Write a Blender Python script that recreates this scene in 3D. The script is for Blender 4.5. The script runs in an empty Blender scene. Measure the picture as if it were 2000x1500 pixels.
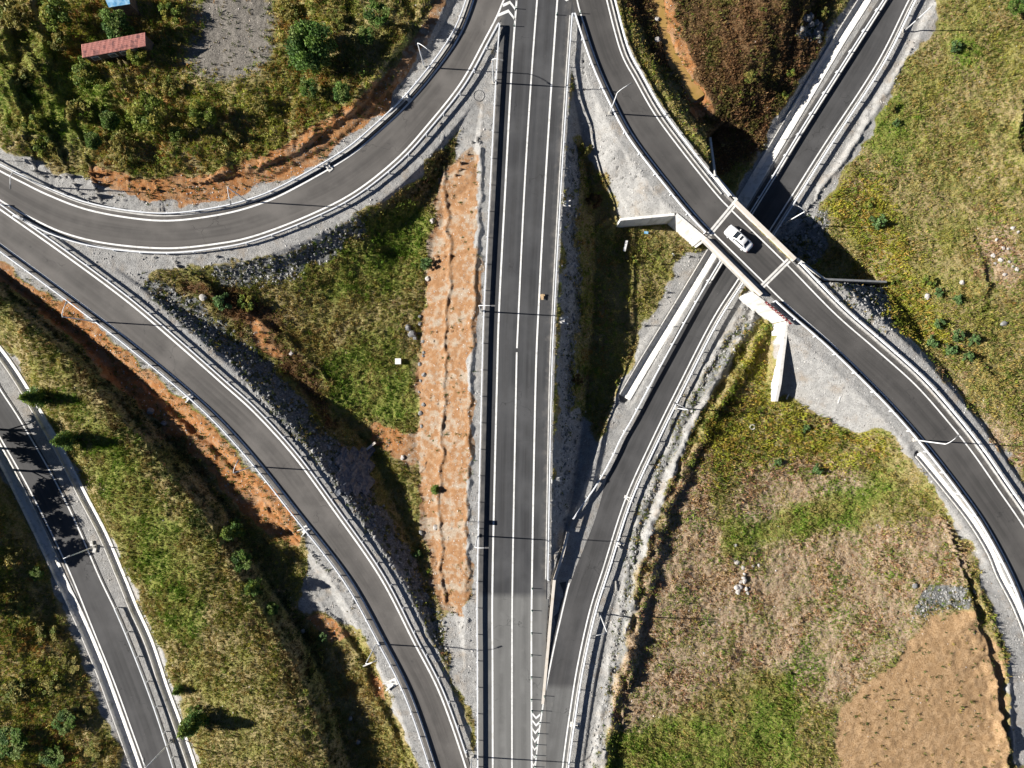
import bpy, bmesh, math, random
import numpy as np
from math import radians, sin, cos, pi, sqrt, atan2
R = random.Random(7)
NR = np.random.RandomState(11)
scene = bpy.context.scene
COL = scene.collection

# ------------------------------------------------------------------ camera, sky, sun, exposure
CAM_H, FPX = 110.0, 1400.0                      # metres above the main road; focal length in photo pixels (2000 wide)
cd = bpy.data.cameras.new('camera'); cam = bpy.data.objects.new('camera', cd); COL.objects.link(cam)
cam.location = (0, 0, CAM_H); cd.sensor_width = 36; cd.lens = 36 * FPX / 2000; cd.clip_end = 6000
scene.camera = cam
SUN_EL, SUN_AZ = radians(26), radians(176.4)     # azimuth of the sun measured from +X
sun_dir = (cos(SUN_EL) * cos(SUN_AZ), cos(SUN_EL) * sin(SUN_AZ), sin(SUN_EL))
w = bpy.data.worlds.new("World"); scene.world = w; w.use_nodes = True
nt = w.node_tree; sky = nt.nodes.new('ShaderNodeTexSky'); sky.sky_type = 'NISHITA'; sky.sun_disc = False
sky.air_density = .32; sky.dust_density = .12; sky.ozone_density = 1.2; sky.altitude = 800; sky.sun_elevation = SUN_EL; sky.sun_rotation = pi / 2 - SUN_AZ
nt.links.new(sky.outputs[0], nt.nodes['Background'].inputs[0]); nt.nodes['Background'].inputs[1].default_value = 0.05
sl = bpy.data.lights.new('sun', 'SUN'); sl.energy = 5.0; sl.angle = radians(0.5); sl.color = (1, .95, .88)
so = bpy.data.objects.new('sun', sl); COL.objects.link(so)
from mathutils import Vector
so.rotation_euler = Vector(sun_dir).to_track_quat('Z', 'Y').to_euler()
vs = scene.view_settings; vs.view_transform = 'Standard'; vs.look = 'None'; vs.gamma = 1; vs.exposure = 1.13

# ------------------------------------------------------------------ helpers
def P(px, py, z=0.0):
    s = (CAM_H - z) / FPX
    return ((px - 1000) * s, (750 - py) * s, z)

def fbm(x, y, scale, octv=4, seed=0, gain=.5):
    x = np.asarray(x, float) / scale; y = np.asarray(y, float) / scale
    tot = np.zeros_like(x); a = 1.; n = 0.
    for o in range(octv):
        xi = np.floor(x).astype(np.int64); yi = np.floor(y).astype(np.int64)
        fx = x - xi; fy = y - yi; fx = fx * fx * (3 - 2 * fx); fy = fy * fy * (3 - 2 * fy)
        def h(i, j):
            k = (i * 374761393 + j * 668265263 + (seed + o * 17) * 1442695041) & 0xffffffff
            k = ((k ^ (k >> 13)) * 1274126177) & 0xffffffff
            k = ((k ^ (k >> 16)) * 2246822519) & 0xffffffff
            return (k ^ (k >> 15)) / 4294967295.
        v = (h(xi, yi) * (1 - fx) + h(xi + 1, yi) * fx) * (1 - fy) + (h(xi, yi + 1) * (1 - fx) + h(xi + 1, yi + 1) * fx) * fy
        tot += v * a; n += a; a *= gain; x = x * 2.03 + 5.1; y = y * 2.03 + 1.7
    return tot / n

def sstep(a, b, x):  # works for a > b too
    t = np.clip((x - a) / (b - a), 0, 1); return t * t * (3 - 2 * t)

def spline(pts, step=1.0):
    """Catmull-Rom through 3D points, resampled about every `step` metres."""
    p = np.array(pts, float)
    if len(p) == 2: dense = np.linspace(p[0], p[1], 60)
    else:
        q = np.vstack([2 * p[0] - p[1], p, 2 * p[-1] - p[-2]]); dense = []
        for i in range(1, len(q) - 2):
            a, b, c, d = q[i - 1], q[i], q[i + 1], q[i + 2]
            for t in np.linspace(0, 1, 24, endpoint=False):
                dense.append(.5 * (2 * b + (c - a) * t + (2 * a - 5 * b + 4 * c - d) * t * t + (3 * b - a - 3 * c + d) * t ** 3))
        dense.append(q[-2]); dense = np.array(dense)
    return resample(dense, step=step)

def resample(p, step=None, n=None):
    s = np.concatenate([[0], np.cumsum(np.linalg.norm(np.diff(p[:, :2], axis=0), axis=1))])
    if n is None: n = max(2, int(round(s[-1] / step)) + 1)
    t = np.linspace(0, s[-1], n)
    return np.column_stack([np.interp(t, s, p[:, k]) for k in range(3)])

def normals(p):
    """unit left-hand normals (XY) along a polyline"""
    d = np.gradient(p[:, :2], axis=0); d /= np.linalg.norm(d, axis=1)[:, None] + 1e-9
    return np.column_stack([-d[:, 1], d[:, 0]])

def offs(p, o):
    q = p.copy(); q[:, :2] += normals(p) * o; return q

def W(pts, z=0.0):
    """photo pixels (px, py[, z]) -> world points"""
    return [P(a[0], a[1], a[2] if len(a) > 2 else z) for a in pts]

def np_mesh(name, verts, faces, mat=None, parent=None, smooth=False, col=None, loc=None):
    """verts (n,3), faces (m,k) -> linked mesh object, fast"""
    verts = np.asarray(verts, np.float32); faces = np.asarray(faces, np.int32); k = faces.shape[1]
    me = bpy.data.meshes.new(name)
    me.vertices.add(len(verts)); me.vertices.foreach_set('co', verts.ravel())
    me.loops.add(faces.size); me.loops.foreach_set('vertex_index', faces.ravel())
    me.polygons.add(len(faces)); me.polygons.foreach_set('loop_start', np.arange(0, faces.size, k, dtype=np.int32))
    me.polygons.foreach_set('loop_total', np.full(len(faces), k, np.int32))
    me.polygons.foreach_set('use_smooth', np.full(len(faces), smooth, bool))
    if col is not None:
        for nm, c in col.items():
            c = np.asarray(c, np.float32)
            if c.ndim == 1:
                at = me.attributes.new(nm, 'FLOAT', 'POINT'); at.data.foreach_set('value', c)
            else:
                at = me.attributes.new(nm, 'FLOAT_COLOR', 'POINT')
                if c.shape[1] == 3: c = np.column_stack([c, np.ones(len(c), np.float32)])
                at.data.foreach_set('color', c.ravel())
    me.update(); me.validate()
    o = bpy.data.objects.new(name, me); COL.objects.link(o)
    if mat: me.materials.append(mat)
    if parent: o.parent = parent
    if loc: o.location = loc
    return o

def sweep(name, p, prof, mat, parent=None, closed=False, caps=False, smooth=False, origin=None, col=None):
    """sweep profile [(offset left, dz)...] along polyline p (world)"""
    n = normals(p); m = len(prof); V = []
    for (o, dz) in prof:
        V.append(np.column_stack([p[:, 0] + n[:, 0] * o, p[:, 1] + n[:, 1] * o, p[:, 2] + dz]))
    V = np.stack(V, 1).reshape(-1, 3); k = len(p); F = []
    rng = range(m) if closed else range(m - 1)
    i = np.arange(k - 1)
    for j in rng:
        a = i * m + j; b = i * m + (j + 1) % m
        F.append(np.column_stack([a, b, b + m, a + m]))
    F = np.concatenate(F)
    if caps and closed and m == 4:
        F = np.concatenate([F, [[3, 2, 1, 0]], [[(k - 1) * m + q for q in range(4)]]])
    if origin is not None: V = V - np.array(origin)
    return np_mesh(name, V, F, mat, parent, smooth, col)

class MB:
    """collects boxes, bars and tubes; build() links them as ONE mesh object"""
    def __init__(s): s.v = []; s.f = []
    def add(s, v, f):
        b = len(s.v); s.v += [tuple(q) for q in v]; s.f += [tuple(i + b for i in q) for q in f]; return s
    def box(s, cx, cy, cz, sx, sy, sz, rz=0, tx=1, ty=1):
        c, n = cos(rz), sin(rz); v = []
        for dz, kx, ky in ((-1, 1, 1), (1, tx, ty)):
            for dx, dy in ((-1, -1), (1, -1), (1, 1), (-1, 1)):
                x = dx * sx / 2 * kx; y = dy * sy / 2 * ky
                v.append((cx + x * c - y * n, cy + x * n + y * c, cz + dz * sz / 2))
        return s.add(v, [(3, 2, 1, 0), (4, 5, 6, 7), (0, 1, 5, 4), (1, 2, 6, 5), (2, 3, 7, 6), (3, 0, 4, 7)])
    def tube(s, pts, rads, n=8):
        pts = [Vector(p) for p in pts]; rings = []; b = len(s.v)
        for i, p in enumerate(pts):
            t = (pts[min(i + 1, len(pts) - 1)] - pts[max(i - 1, 0)]).normalized()
            u = t.cross(Vector((0, 0, 1)) if abs(t.z) < .9 else Vector((1, 0, 0))).normalized(); v = t.cross(u)
            r = rads[i] if hasattr(rads, '__len__') else rads
            for k in range(n):
                a = 2 * pi * k / n; q = p + u * (cos(a) * r) + v * (sin(a) * r); s.v.append(tuple(q))
        for i in range(len(pts) - 1):
            for k in range(n):
                s.f.append((b + i * n + k, b + i * n + (k + 1) % n, b + (i + 1) * n + (k + 1) % n, b + (i + 1) * n + k))
        s.f.append(tuple(b + k for k in range(n))); s.f.append(tuple(b + (len(pts) - 1) * n + k for k in reversed(range(n))))
        return s
    def build(s, name, mat, parent=None, smooth=False, bevel=0, loc=None):
        me = bpy.data.meshes.new(name); me.from_pydata(s.v, [], s.f); me.update()
        bm = bmesh.new(); bm.from_mesh(me); bmesh.ops.recalc_face_normals(bm, faces=bm.faces)
        if bevel: bmesh.ops.bevel(bm, geom=bm.edges[:], offset=bevel, segments=2, affect='EDGES')
        bm.to_mesh(me); bm.free()
        if smooth:
            for q in me.polygons: q.use_smooth = True
        o = bpy.data.objects.new(name, me); COL.objects.link(o)
        if mat: me.materials.append(mat)
        if parent: o.parent = parent
        if loc: o.location = loc
        return o

def tag(o, label=None, cat=None, group=None, kind=None):
    if label: o['label'] = label
    if cat: o['category'] = cat
    if group: o['group'] = group
    if kind: o['kind'] = kind
    return o
def empty(name, loc=(0, 0, 0), rz=0, label=None, cat=None, group=None):
    o = bpy.data.objects.new(name, None); COL.objects.link(o); o.location = loc; o.rotation_euler = (0, 0, rz)
    o.empty_display_size = .2
    return tag(o, label, cat, group)
def dup(root, loc, rz=0, label=None, group=None, scale=None):
    r = root.copy(); COL.objects.link(r); r.location = loc; r.rotation_euler = (0, 0, rz)
    if scale: r.scale = scale
    if label: r['label'] = label
    if group: r['group'] = group
    for ch in list(root.children):
        c = ch.copy(); COL.objects.link(c); c.parent = r
        for g in ch.children:
            d = g.copy(); COL.objects.link(d); d.parent = c
    return r

# ------------------------------------------------------------------ materials
def new_mat(name):
    m = bpy.data.materials.new(name); m.use_nodes = True
    return m, m.node_tree, m.node_tree.nodes['Principled BSDF']
def N(nt, t, **kw):
    n = nt.nodes.new(t)
    for k, v in kw.items(): setattr(n, k, v)
    return n
def mixc(nt, fac, a, b, blend='MIX'):
    m = N(nt, 'ShaderNodeMix', data_type='RGBA', blend_type=blend)
    for sock, v in ((m.inputs[0], fac), (m.inputs[6], a), (m.inputs[7], b)):
        if isinstance(v, (int, float)): sock.default_value = v
        elif isinstance(v, tuple): sock.default_value = (*v, 1) if len(v) == 3 else v
        else: nt.links.new(v, sock)
    return m.outputs[2]
def math_(nt, op, a, b=None, c=None):
    m = N(nt, 'ShaderNodeMath', operation=op)
    for i, v in enumerate((a, b, c)):
        if v is None: continue
        if isinstance(v, (int, float)): m.inputs[i].default_value = v
        else: nt.links.new(v, m.inputs[i])
    return m.outputs[0]
def ramp(nt, fac, a, b):
    m = N(nt, 'ShaderNodeMapRange', interpolation_type='SMOOTHSTEP'); nt.links.new(fac, m.inputs[0])
    m.inputs[1].default_value = a; m.inputs[2].default_value = b; return m.outputs[0]
def noise(nt, scale, detail=4, vec=None, rough=.55):
    n = N(nt, 'ShaderNodeTexNoise'); n.inputs['Scale'].default_value = scale; n.inputs['Detail'].default_value = detail
    n.inputs['Roughness'].default_value = rough
    if vec is None:
        g = nt.nodes.get('pos') or N(nt, 'ShaderNodeNewGeometry', name='pos'); vec = g.outputs['Position']
    nt.links.new(vec, n.inputs['Vector']); return n.outputs[0]
def bump(nt, bsdf, h, dist=.05, strength=.6):
    b = N(nt, 'ShaderNodeBump'); b.inputs['Strength'].default_value = strength; b.inputs['Distance'].default_value = dist
    nt.links.new(h, b.inputs['Height']); nt.links.new(b.outputs[0], bsdf.inputs['Normal'])

def simple(name, ca, cb=None, scale=3., rough=.8, metal=0., spec=.3, bmp=0., lo=.35, hi=.65, streak=False):
    m, nt, b = new_mat(name); b.inputs['Roughness'].default_value = rough; b.inputs['Metallic'].default_value = metal
    b.inputs['Specular IOR Level'].default_value = spec
    vec = None
    if streak:
        mp = N(nt, 'ShaderNodeMapping'); mp.inputs['Scale'].default_value = (1, 1, .12); nt.links.new(N(nt, 'ShaderNodeNewGeometry', name='pos').outputs['Position'], mp.inputs[0]); vec = mp.outputs[0]
    n = noise(nt, scale, 5, vec)
    nt.links.new(mixc(nt, ramp(nt, n, lo, hi), ca, cb or tuple(c * .8 for c in ca)), b.inputs['Base Color'])
    if bmp: bump(nt, b, noise(nt, scale * 6, 3), bmp)
    return m
M = {}
M['concrete'] = simple('concrete', (.46, .44, .40), (.36, .35, .32), 1.2, .85, bmp=.01)
M['concrete_white'] = simple('pale_concrete', (.66, .645, .61), (.44, .43, .39), 1.6, .85, bmp=.01, lo=.48, hi=.72, streak=True)
M['concrete_rust'] = simple('rusty_concrete', (.62, .57, .50), (.50, .43, .33), .8, .85, lo=.5, hi=.75)
M['kerb'] = simple('kerb_concrete', (.58, .57, .54), (.44, .43, .41), 1.5, .85)
M['galv'] = simple('galvanised_steel', (.74, .76, .78), (.64, .66, .68), 2., .5, .0)
M['pole'] = simple('painted_pole', (.72, .73, .73), (.62, .63, .63), 2., .4)
M['lamp_head'] = simple('lamp_head', (.10, .10, .10), (.16, .16, .16), 2., .5)
m, nt, b = new_mat('road_paint'); b.inputs['Roughness'].default_value = .75
pc = mixc(nt, ramp(nt, noise(nt, 1.2, 5), .45, .7), (.78, .78, .76), (.60, .60, .57))
nt.links.new(mixc(nt, math_(nt, 'MULTIPLY', ramp(nt, noise(nt, 7, 4, None, .7), .57, .68), .75), pc, (.16, .16, .155)), b.inputs['Base Color']); M['paint'] = m
M['post_green'] = simple('delineator_green', (.01, .16, .11), (.01, .11, .08), 3., .5)
M['white'] = simple('white_paint', (.78, .78, .76), (.66, .66, .64), 2., .6)
M['black'] = simple('black_rubber', (.02, .02, .02), (.03, .03, .03), 6., .8)
M['bark'] = simple('bark', (.12, .085, .055), (.07, .05, .035), 5., .9)
M['tile'] = simple('red_roof_tile', (.62, .27, .22), (.30, .14, .13), 1.4, .85, lo=.50, hi=.66)
M['brick'] = simple('old_plaster', (.17, .12, .09), (.11, .08, .07), 2., .9)
M['blue'] = simple('blue_sheet', (.08, .26, .46), (.25, .42, .55), 2., .5)
M['rust'] = simple('rusty_soil', (.35, .18, .08), (.2, .1, .05), 3.)
M['rock'] = simple('pale_rock', (.46, .43, .40), (.32, .30, .28), 2.5, .9, bmp=.03)
M['rock_dark'] = simple('grey_rock', (.25, .25, .245), (.15, .15, .15), 2.5, .9, bmp=.03)
M['tarp'] = simple('grey_plastic_sheet', (.17, .18, .20), (.10, .11, .13), 2., .45)
M['carton'] = simple('tan_card', (.55, .40, .24), (.46, .32, .18), 5., .8)
M['red_cloth'] = simple('red_cloth', (.15, .022, .022), (.10, .016, .016), 4., .8)

def attr_mat(name, rough=.85, bmp=0.0, vary=.25, vscale=9., spec=.2, trans=0.):
    """base colour from the per-plant colour attribute, varied by noise"""
    m, nt, b = new_mat(name); b.inputs['Roughness'].default_value = rough; b.inputs['Specular IOR Level'].default_value = spec
    a = N(nt, 'ShaderNodeAttribute', attribute_name='tint')
    n = noise(nt, vscale, 3)
    f = math_(nt, 'MULTIPLY_ADD', n, 2 * vary, 1 - vary)
    c = N(nt, 'ShaderNodeVectorMath', operation='SCALE'); nt.links.new(a.outputs['Color'], c.inputs[0]); nt.links.new(f, c.inputs['Scale'])
    nt.links.new(c.outputs[0], b.inputs['Base Color'])
    if trans:
        t = N(nt, 'ShaderNodeBsdfTranslucent'); nt.links.new(c.outputs[0], t.inputs[0])
        mx = N(nt, 'ShaderNodeMixShader'); mx.inputs[0].default_value = trans
        nt.links.new(b.outputs[0], mx.inputs[1]); nt.links.new(t.outputs[0], mx.inputs[2])
        nt.links.new(mx.outputs[0], nt.nodes['Material Output'].inputs[0])
    return m
M['grass'] = attr_mat('grass_blades', trans=.25)
M['leaf'] = attr_mat('leaves', trans=.3, rough=.6)
M['stone'] = attr_mat('stones', rough=.9, vscale=6.)

def asphalt_mat(name, ca, cb, aged_c=None, lanes=1):
    m, nt, b = new_mat(name); b.inputs['Roughness'].default_value = .85; b.inputs['Specular IOR Level'].default_value = .25
    at = N(nt, 'ShaderNodeAttribute', attribute_name='across'); al = N(nt, 'ShaderNodeAttribute', attribute_name='along')
    ag = N(nt, 'ShaderNodeAttribute', attribute_name='aged')
    cv = N(nt, 'ShaderNodeCombineXYZ'); nt.links.new(at.outputs['Fac'], cv.inputs[0])
    nt.links.new(math_(nt, 'MULTIPLY', al.outputs['Fac'], .02), cv.inputs[1])
    streak = noise(nt, 1.3, 4, cv.outputs[0], .6)           # long streaks left by tyres and the paver
    big = noise(nt, .12, 4); fine = noise(nt, 22, 2)
    c = mixc(nt, ramp(nt, streak, .3, .7), ca, cb)
    c = mixc(nt, ramp(nt, big, .4, .72), c, tuple(x * 1.22 for x in cb))
    if aged_c: c = mixc(nt, ag.outputs['Fac'], c, mixc(nt, ramp(nt, streak, .32, .68), tuple(x * .82 for x in aged_c), aged_c))
    tr = N(nt, 'ShaderNodeAttribute', attribute_name='frac')          # worn wheel tracks and dusty edges
    x_ = tr.outputs['Fac']
    wheel = math_(nt, 'MULTIPLY_ADD', math_(nt, 'COSINE', math_(nt, 'MULTIPLY', x_, lanes * 12.566)), .5, .5)
    c = mixc(nt, math_(nt, 'MULTIPLY', wheel, math_(nt, 'MULTIPLY', ramp(nt, noise(nt, .35, 3), .3, .6), .30)), c, (.035, .034, .033))
    edge_ = math_(nt, 'MULTIPLY', ramp(nt, math_(nt, 'ADD', math_(nt, 'ABSOLUTE', math_(nt, 'SUBTRACT', x_, .5)), math_(nt, 'MULTIPLY', math_(nt, 'SUBTRACT', noise(nt, .8, 5), .5), .35)), .40, .54), .38)
    c = mixc(nt, edge_, c, (.20, .185, .165))
    vor = N(nt, 'ShaderNodeTexVoronoi', feature='DISTANCE_TO_EDGE'); vor.inputs['Scale'].default_value = .16
    wv = N(nt, 'ShaderNodeVectorMath', operation='ADD'); nt.links.new(nt.nodes['pos'].outputs['Position'], wv.inputs[0])
    nz = N(nt, 'ShaderNodeTexNoise'); nz.inputs['Scale'].default_value = .8; nt.links.new(nt.nodes['pos'].outputs['Position'], nz.inputs['Vector'])
    sc2 = N(nt, 'ShaderNodeVectorMath', operation='SCALE'); nt.links.new(nz.outputs['Color'], sc2.inputs[0]); sc2.inputs['Scale'].default_value = 2.2; nt.links.new(sc2.outputs[0], wv.inputs[1]); nt.links.new(wv.outputs[0], vor.inputs['Vector'])
    crack = math_(nt, 'MULTIPLY', math_(nt, 'LESS_THAN', vor.outputs['Distance'], .006), ramp(nt, noise(nt, .09, 2), .52, .60))
    c = mixc(nt, math_(nt, 'MULTIPLY', crack, .55), c, (.025, .025, .025))
    oil = ramp(nt, noise(nt, .55, 3, None, .7), .66, .74); c = mixc(nt, math_(nt, 'MULTIPLY', oil, .35), c, (.03, .03, .03))
    f = math_(nt, 'MULTIPLY_ADD', fine, .7, .65)
    s = N(nt, 'ShaderNodeVectorMath', operation='SCALE'); nt.links.new(c, s.inputs[0]); nt.links.new(f, s.inputs['Scale'])
    sp = ramp(nt, noise(nt, 1.7, 5), .70, .76)               # few pale dust scuffs
    nt.links.new(mixc(nt, math_(nt, 'MULTIPLY', sp, .35), s.outputs[0], (.2, .19, .18)), b.inputs['Base Color'])
    bump(nt, b, fine, .01, .4)
    return m
M['asphalt_main'] = asphalt_mat('asphalt_dark', (.042, .043, .046), (.070, .071, .073), (.185, .185, .178), 3)
M['asphalt_ramp'] = asphalt_mat('asphalt_brownish', (.078, .073, .068), (.120, .112, .104))
M['asphalt_low'] = asphalt_mat('asphalt_low', (.050, .050, .051), (.076, .075, .075), (.150, .150, .146))
M['asphalt_bridge'] = asphalt_mat('asphalt_bridge', (.054, .052, .050), (.082, .078, .074))
# ------------------------------------------------------------------ roads (painted edge lines traced on the photo, with level in metres)
def road(name, L, Rt, oL, oR, sL, sR, mat, zoff, z=0.0, edgeL=None):
    """L / Rt: left and right painted lines in the travel direction of the list; oL/oR paved width beyond them; sL/sR shoulder width"""
    r = dict(name=name, oL=oL, oR=oR, sL=sL, sR=sR, mat=mat, zoff=zoff)
    a = spline(W(L, z)); b = spline(W(Rt, z)); n = max(len(a), len(b))
    r['L'] = resample(a, n=n); r['R'] = resample(b, n=n)
    r['C'] = (r['L'] + r['R']) / 2; r['hw'] = np.linalg.norm((r['L'] - r['R'])[:, :2], axis=1) / 2
    r['edgeL'] = resample(spline(W(edgeL, z)), n=n) if edgeL else None
    return r
# lists run from the top of the photo downwards (left-hand normal then points to photo right/east for downward travel)
main = road('main_road',
    [(1094, -60), (1088.5, 0), (1078, 150), (1064, 375), (1053, 580), (1046, 750), (1039, 1125), (1037.8, 1300), (1038.6, 1500), (1039, 1600)],
    [(1014, -60), (1009, 0), (998.5, 150), (986.5, 375), (975, 600), (970.5, 750), (962, 1125), (962, 1300), (962.5, 1500), (963, 1600)],
    2.25, 2.1, 2.9, 4.2, 'asphalt_main', .012)
loop = road('loop_ramp',
    [(1012, -60), (984, 0), (970, 33), (947, 77), (900, 162), (837, 242), (775, 310), (691, 376), (600, 422), (500, 460), (425, 476), (325, 485), (212, 476), (125, 455), (50, 420), (0, 391), (-60, 352)],
    [(940, -60), (925, 0), (900, 65), (860, 127), (800, 200), (737, 260), (675, 310), (567, 372), (500, 401), (425, 420), (332, 431), (250, 425), (165, 408), (92, 380), (45, 357), (0, 334), (-60, 300)],
    .75, .8, 3.2, 2.8, 'asphalt_ramp', .008)
leftr = road('left_ramp',
    [(-60, 365), (0, 409), (125, 497), (250, 590), (350, 675), (435, 750), (500, 809), (575, 892), (650, 994), (741, 1125), (806, 1250), (860, 1357), (910, 1500), (930, 1580)],
    [(-60, 432), (0, 476), (85, 538), (175, 605), (250, 662), (357, 750), (430, 817), (500, 895), (577, 992), (680, 1125), (750, 1250), (803, 1357), (852, 1500), (874, 1580)],
    .7, .7, 2.6, 2.6, 'asphalt_ramp', .016)
ramp_e = road('bridge_ramp',
    [(1172, -60), (1185, 0), (1212, 100), (1240, 155), (1280, 225), (1337, 302), (1397, 377), (1430, 412), (1535, 515), (1630, 612), (1710, 682), (1788, 752), (1850, 822), (1900, 885), (1950, 957), (2000, 1030), (2050, 1115), (2090, 1220), (2110, 1400), (2115, 1600)],
    [(1116, -60), (1127, 0), (1135, 30), (1165, 120), (1200, 198), (1240, 270), (1317, 370), (1360, 421), (1394, 456), (1491, 551), (1540, 598), (1623, 670), (1709, 754), (1760, 808), (1812, 869), (1875, 950), (1925, 1022), (1975, 1115), (2005, 1190), (2035, 1300), (2050, 1400), (2055, 1600)],
    .75, .75, 3.0, 2.0, 'asphalt_bridge', .004)
ZD = lambda y: float(np.interp(y, [0, 400, 500, 600, 700, 800, 900, 1000, 1090, 1138, 1240, 1300, 1375], [-6.3, -6.3, -6.2, -5.9, -5.3, -4.4, -3.5, -2.55, -1.5, -.9, -.24, -.08, 0]))
zd = lambda pts: [(a, b, ZD(b)) for a, b in pts]
diag = road('lower_road',
    zd([(1810, -60), (1775, 0), (1712, 125), (1610, 282), (1551, 375), (1495, 463), (1442, 545), (1390, 627), (1327, 750), (1272, 862), (1221, 976), (1178, 1110), (1152, 1192), (1128, 1300), (1112, 1400), (1098.5, 1500), (1090, 1600)]),
    zd([(1760, -60), (1724, 0), (1650, 116), (1570, 242), (1503, 352), (1452, 434), (1404, 512), (1352, 600), (1269.5, 750), (1232, 820), (1207, 864), (1182, 929), (1156, 1000), (1119, 1112), (1093, 1216), (1074.8, 1300), (1057, 1400), (1045, 1500), (1036, 1600)]),
    .55, .6, 3.0, 2.4, 'asphalt_low', .0)
lowleft = road('side_road',
    [(-40, 690), (0, 760), (37, 817), (100, 925), (150, 1025), (193, 1125), (232, 1207), (270, 1300), (305, 1395), (338, 1500), (360, 1580)],
    [(-40, 785), (0, 854), (50, 942), (100, 1040), (139.5, 1125), (180, 1225), (225, 1337), (257, 1425), (284, 1500), (310, 1580)],
    .35, .4, 2.6, 1.3, 'asphalt_low', .0, z=-2.0)
loop['dn'] = .85; leftr['dn'] = .85; main['dn'] = .95; main['dnR'] = .56
ROADS = [loop, leftr, main, ramp_e, lowleft, diag]

# ------------------------------------------------------------------ the ground sheet: one grid, fine inside the frame, coarse to the horizon
STEP = .2
def axis(half):
    a = np.arange(-half, half + STEP / 2, STEP); o = [half]; d = STEP
    while o[-1] < 2500: d *= 1.35; o.append(o[-1] + d)
    o = np.array(o[1:]); return np.concatenate([-o[::-1], a, o])
HX, HY = 92., 70.
ax, ay = axis(HX), axis(HY)
GX, GY = np.meshgrid(ax, ay)
CS = .5
cx_ = np.arange(-HX - 1, HX + 1.01, CS); cy_ = np.arange(-HY - 1, HY + 1.01, CS)
CX, CY = np.meshgrid(cx_, cy_)
def bil(A, x, y, xs=cx_, ys=cy_, st=CS):
    u = np.clip((x - xs[0]) / st, 0, A.shape[1] - 1.001); v = np.clip((y - ys[0]) / st, 0, A.shape[0] - 1.001)
    i = u.astype(int); j = v.astype(int); fu = u - i; fv = v - j
    return (A[j, i] * (1 - fu) + A[j, i + 1] * fu) * (1 - fv) + (A[j + 1, i] * (1 - fu) + A[j + 1, i + 1] * fu) * fv

def polyline_field(p, X=None, Y=None, extra=None, reach=30.):
    """distance to polyline, side (+ left), z (col 2) and `extra` at the nearest point"""
    X = CX if X is None else X; Y = CY if Y is None else Y
    D = np.full(X.shape, 1e9); S = np.ones(X.shape); Z = np.zeros(X.shape); E = np.zeros(X.shape)
    for i in range(len(p) - 1):
        a, b = p[i], p[i + 1]; x0, x1 = min(a[0], b[0]) - reach, max(a[0], b[0]) + reach; y0, y1 = min(a[1], b[1]) - reach, max(a[1], b[1]) + reach
        i0, i1 = np.searchsorted(X[0], x0), np.searchsorted(X[0], x1); j0, j1 = np.searchsorted(Y[:, 0], y0), np.searchsorted(Y[:, 0], y1)
        if i1 <= i0 or j1 <= j0: continue
        sl_ = (slice(j0, j1), slice(i0, i1)); x = X[sl_] - a[0]; y = Y[sl_] - a[1]; dx, dy = b[0] - a[0], b[1] - a[1]; l2 = dx * dx + dy * dy + 1e-12
        t = np.clip((x * dx + y * dy) / l2, 0, 1); d = np.hypot(x - t * dx, y - t * dy); m = d < D[sl_]
        D[sl_] = np.where(m, d, D[sl_]); S[sl_] = np.where(m, np.sign(dx * y - dy * x + 1e-12), S[sl_])
        Z[sl_] = np.where(m, a[2] + t * (b[2] - a[2]), Z[sl_])
        if extra is not None: E[sl_] = np.where(m, extra[i] + t * (extra[i + 1] - extra[i]), E[sl_])
    return D, S, Z, E

# rasters of photo-traced outlines (2 photo px per cell, with a margin), used as world-fixed masks
RW_, RH_, RM = 1160, 890, 160                   # cells of 2 px, margin 160 px
def raster(poly, blur=2):
    A = np.zeros((RH_, RW_), np.float32); p = [((x + RM) / 2, (y + RM) / 2) for x, y in poly]
    ys = np.arange(RH_) + .5
    for r, y in enumerate(ys):
        xs = []
        for k in range(len(p)):
            (xa, ya), (xb, yb) = p[k], p[(k + 1) % len(p)]
            if (ya <= y) != (yb <= y): xs.append(xa + (y - ya) / (yb - ya) * (xb - xa))
        xs.sort()
        for k in range(0, len(xs) - 1, 2): A[r, max(0, int(round(xs[k]))):max(0, int(round(xs[k + 1])))] = 1
    for _ in range(2):
        if blur:
            k = 2 * blur + 1
            for axn in (0, 1):
                c = np.cumsum(np.pad(A, [(blur + 1, blur) if q == axn else (0, 0) for q in (0, 1)], mode='edge'), axis=axn)
                A = (np.take(c, range(k, c.shape[axn]), axn) - np.take(c, range(0, c.shape[axn] - k), axn)) / k
    return A
def look(A, x, y, z):
    """mask value at world points (projected with the level they have)"""
    s = FPX / (CAM_H - z); u = (1000 + x * s + RM) / 2; v = (750 - y * s + RM) / 2
    ok = (u > 0) & (u < RW_ - 1) & (v > 0) & (v < RH_ - 1)
    u = np.clip(u, 0, RW_ - 1.01); v = np.clip(v, 0, RH_ - 1.01); i = u.astype(int); j = v.astype(int); fu = u - i; fv = v - j
    return ((A[j, i] * (1 - fu) + A[j, i + 1] * fu) * (1 - fv) + (A[j + 1, i] * (1 - fu) + A[j + 1, i + 1] * fu) * fv) * ok

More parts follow.
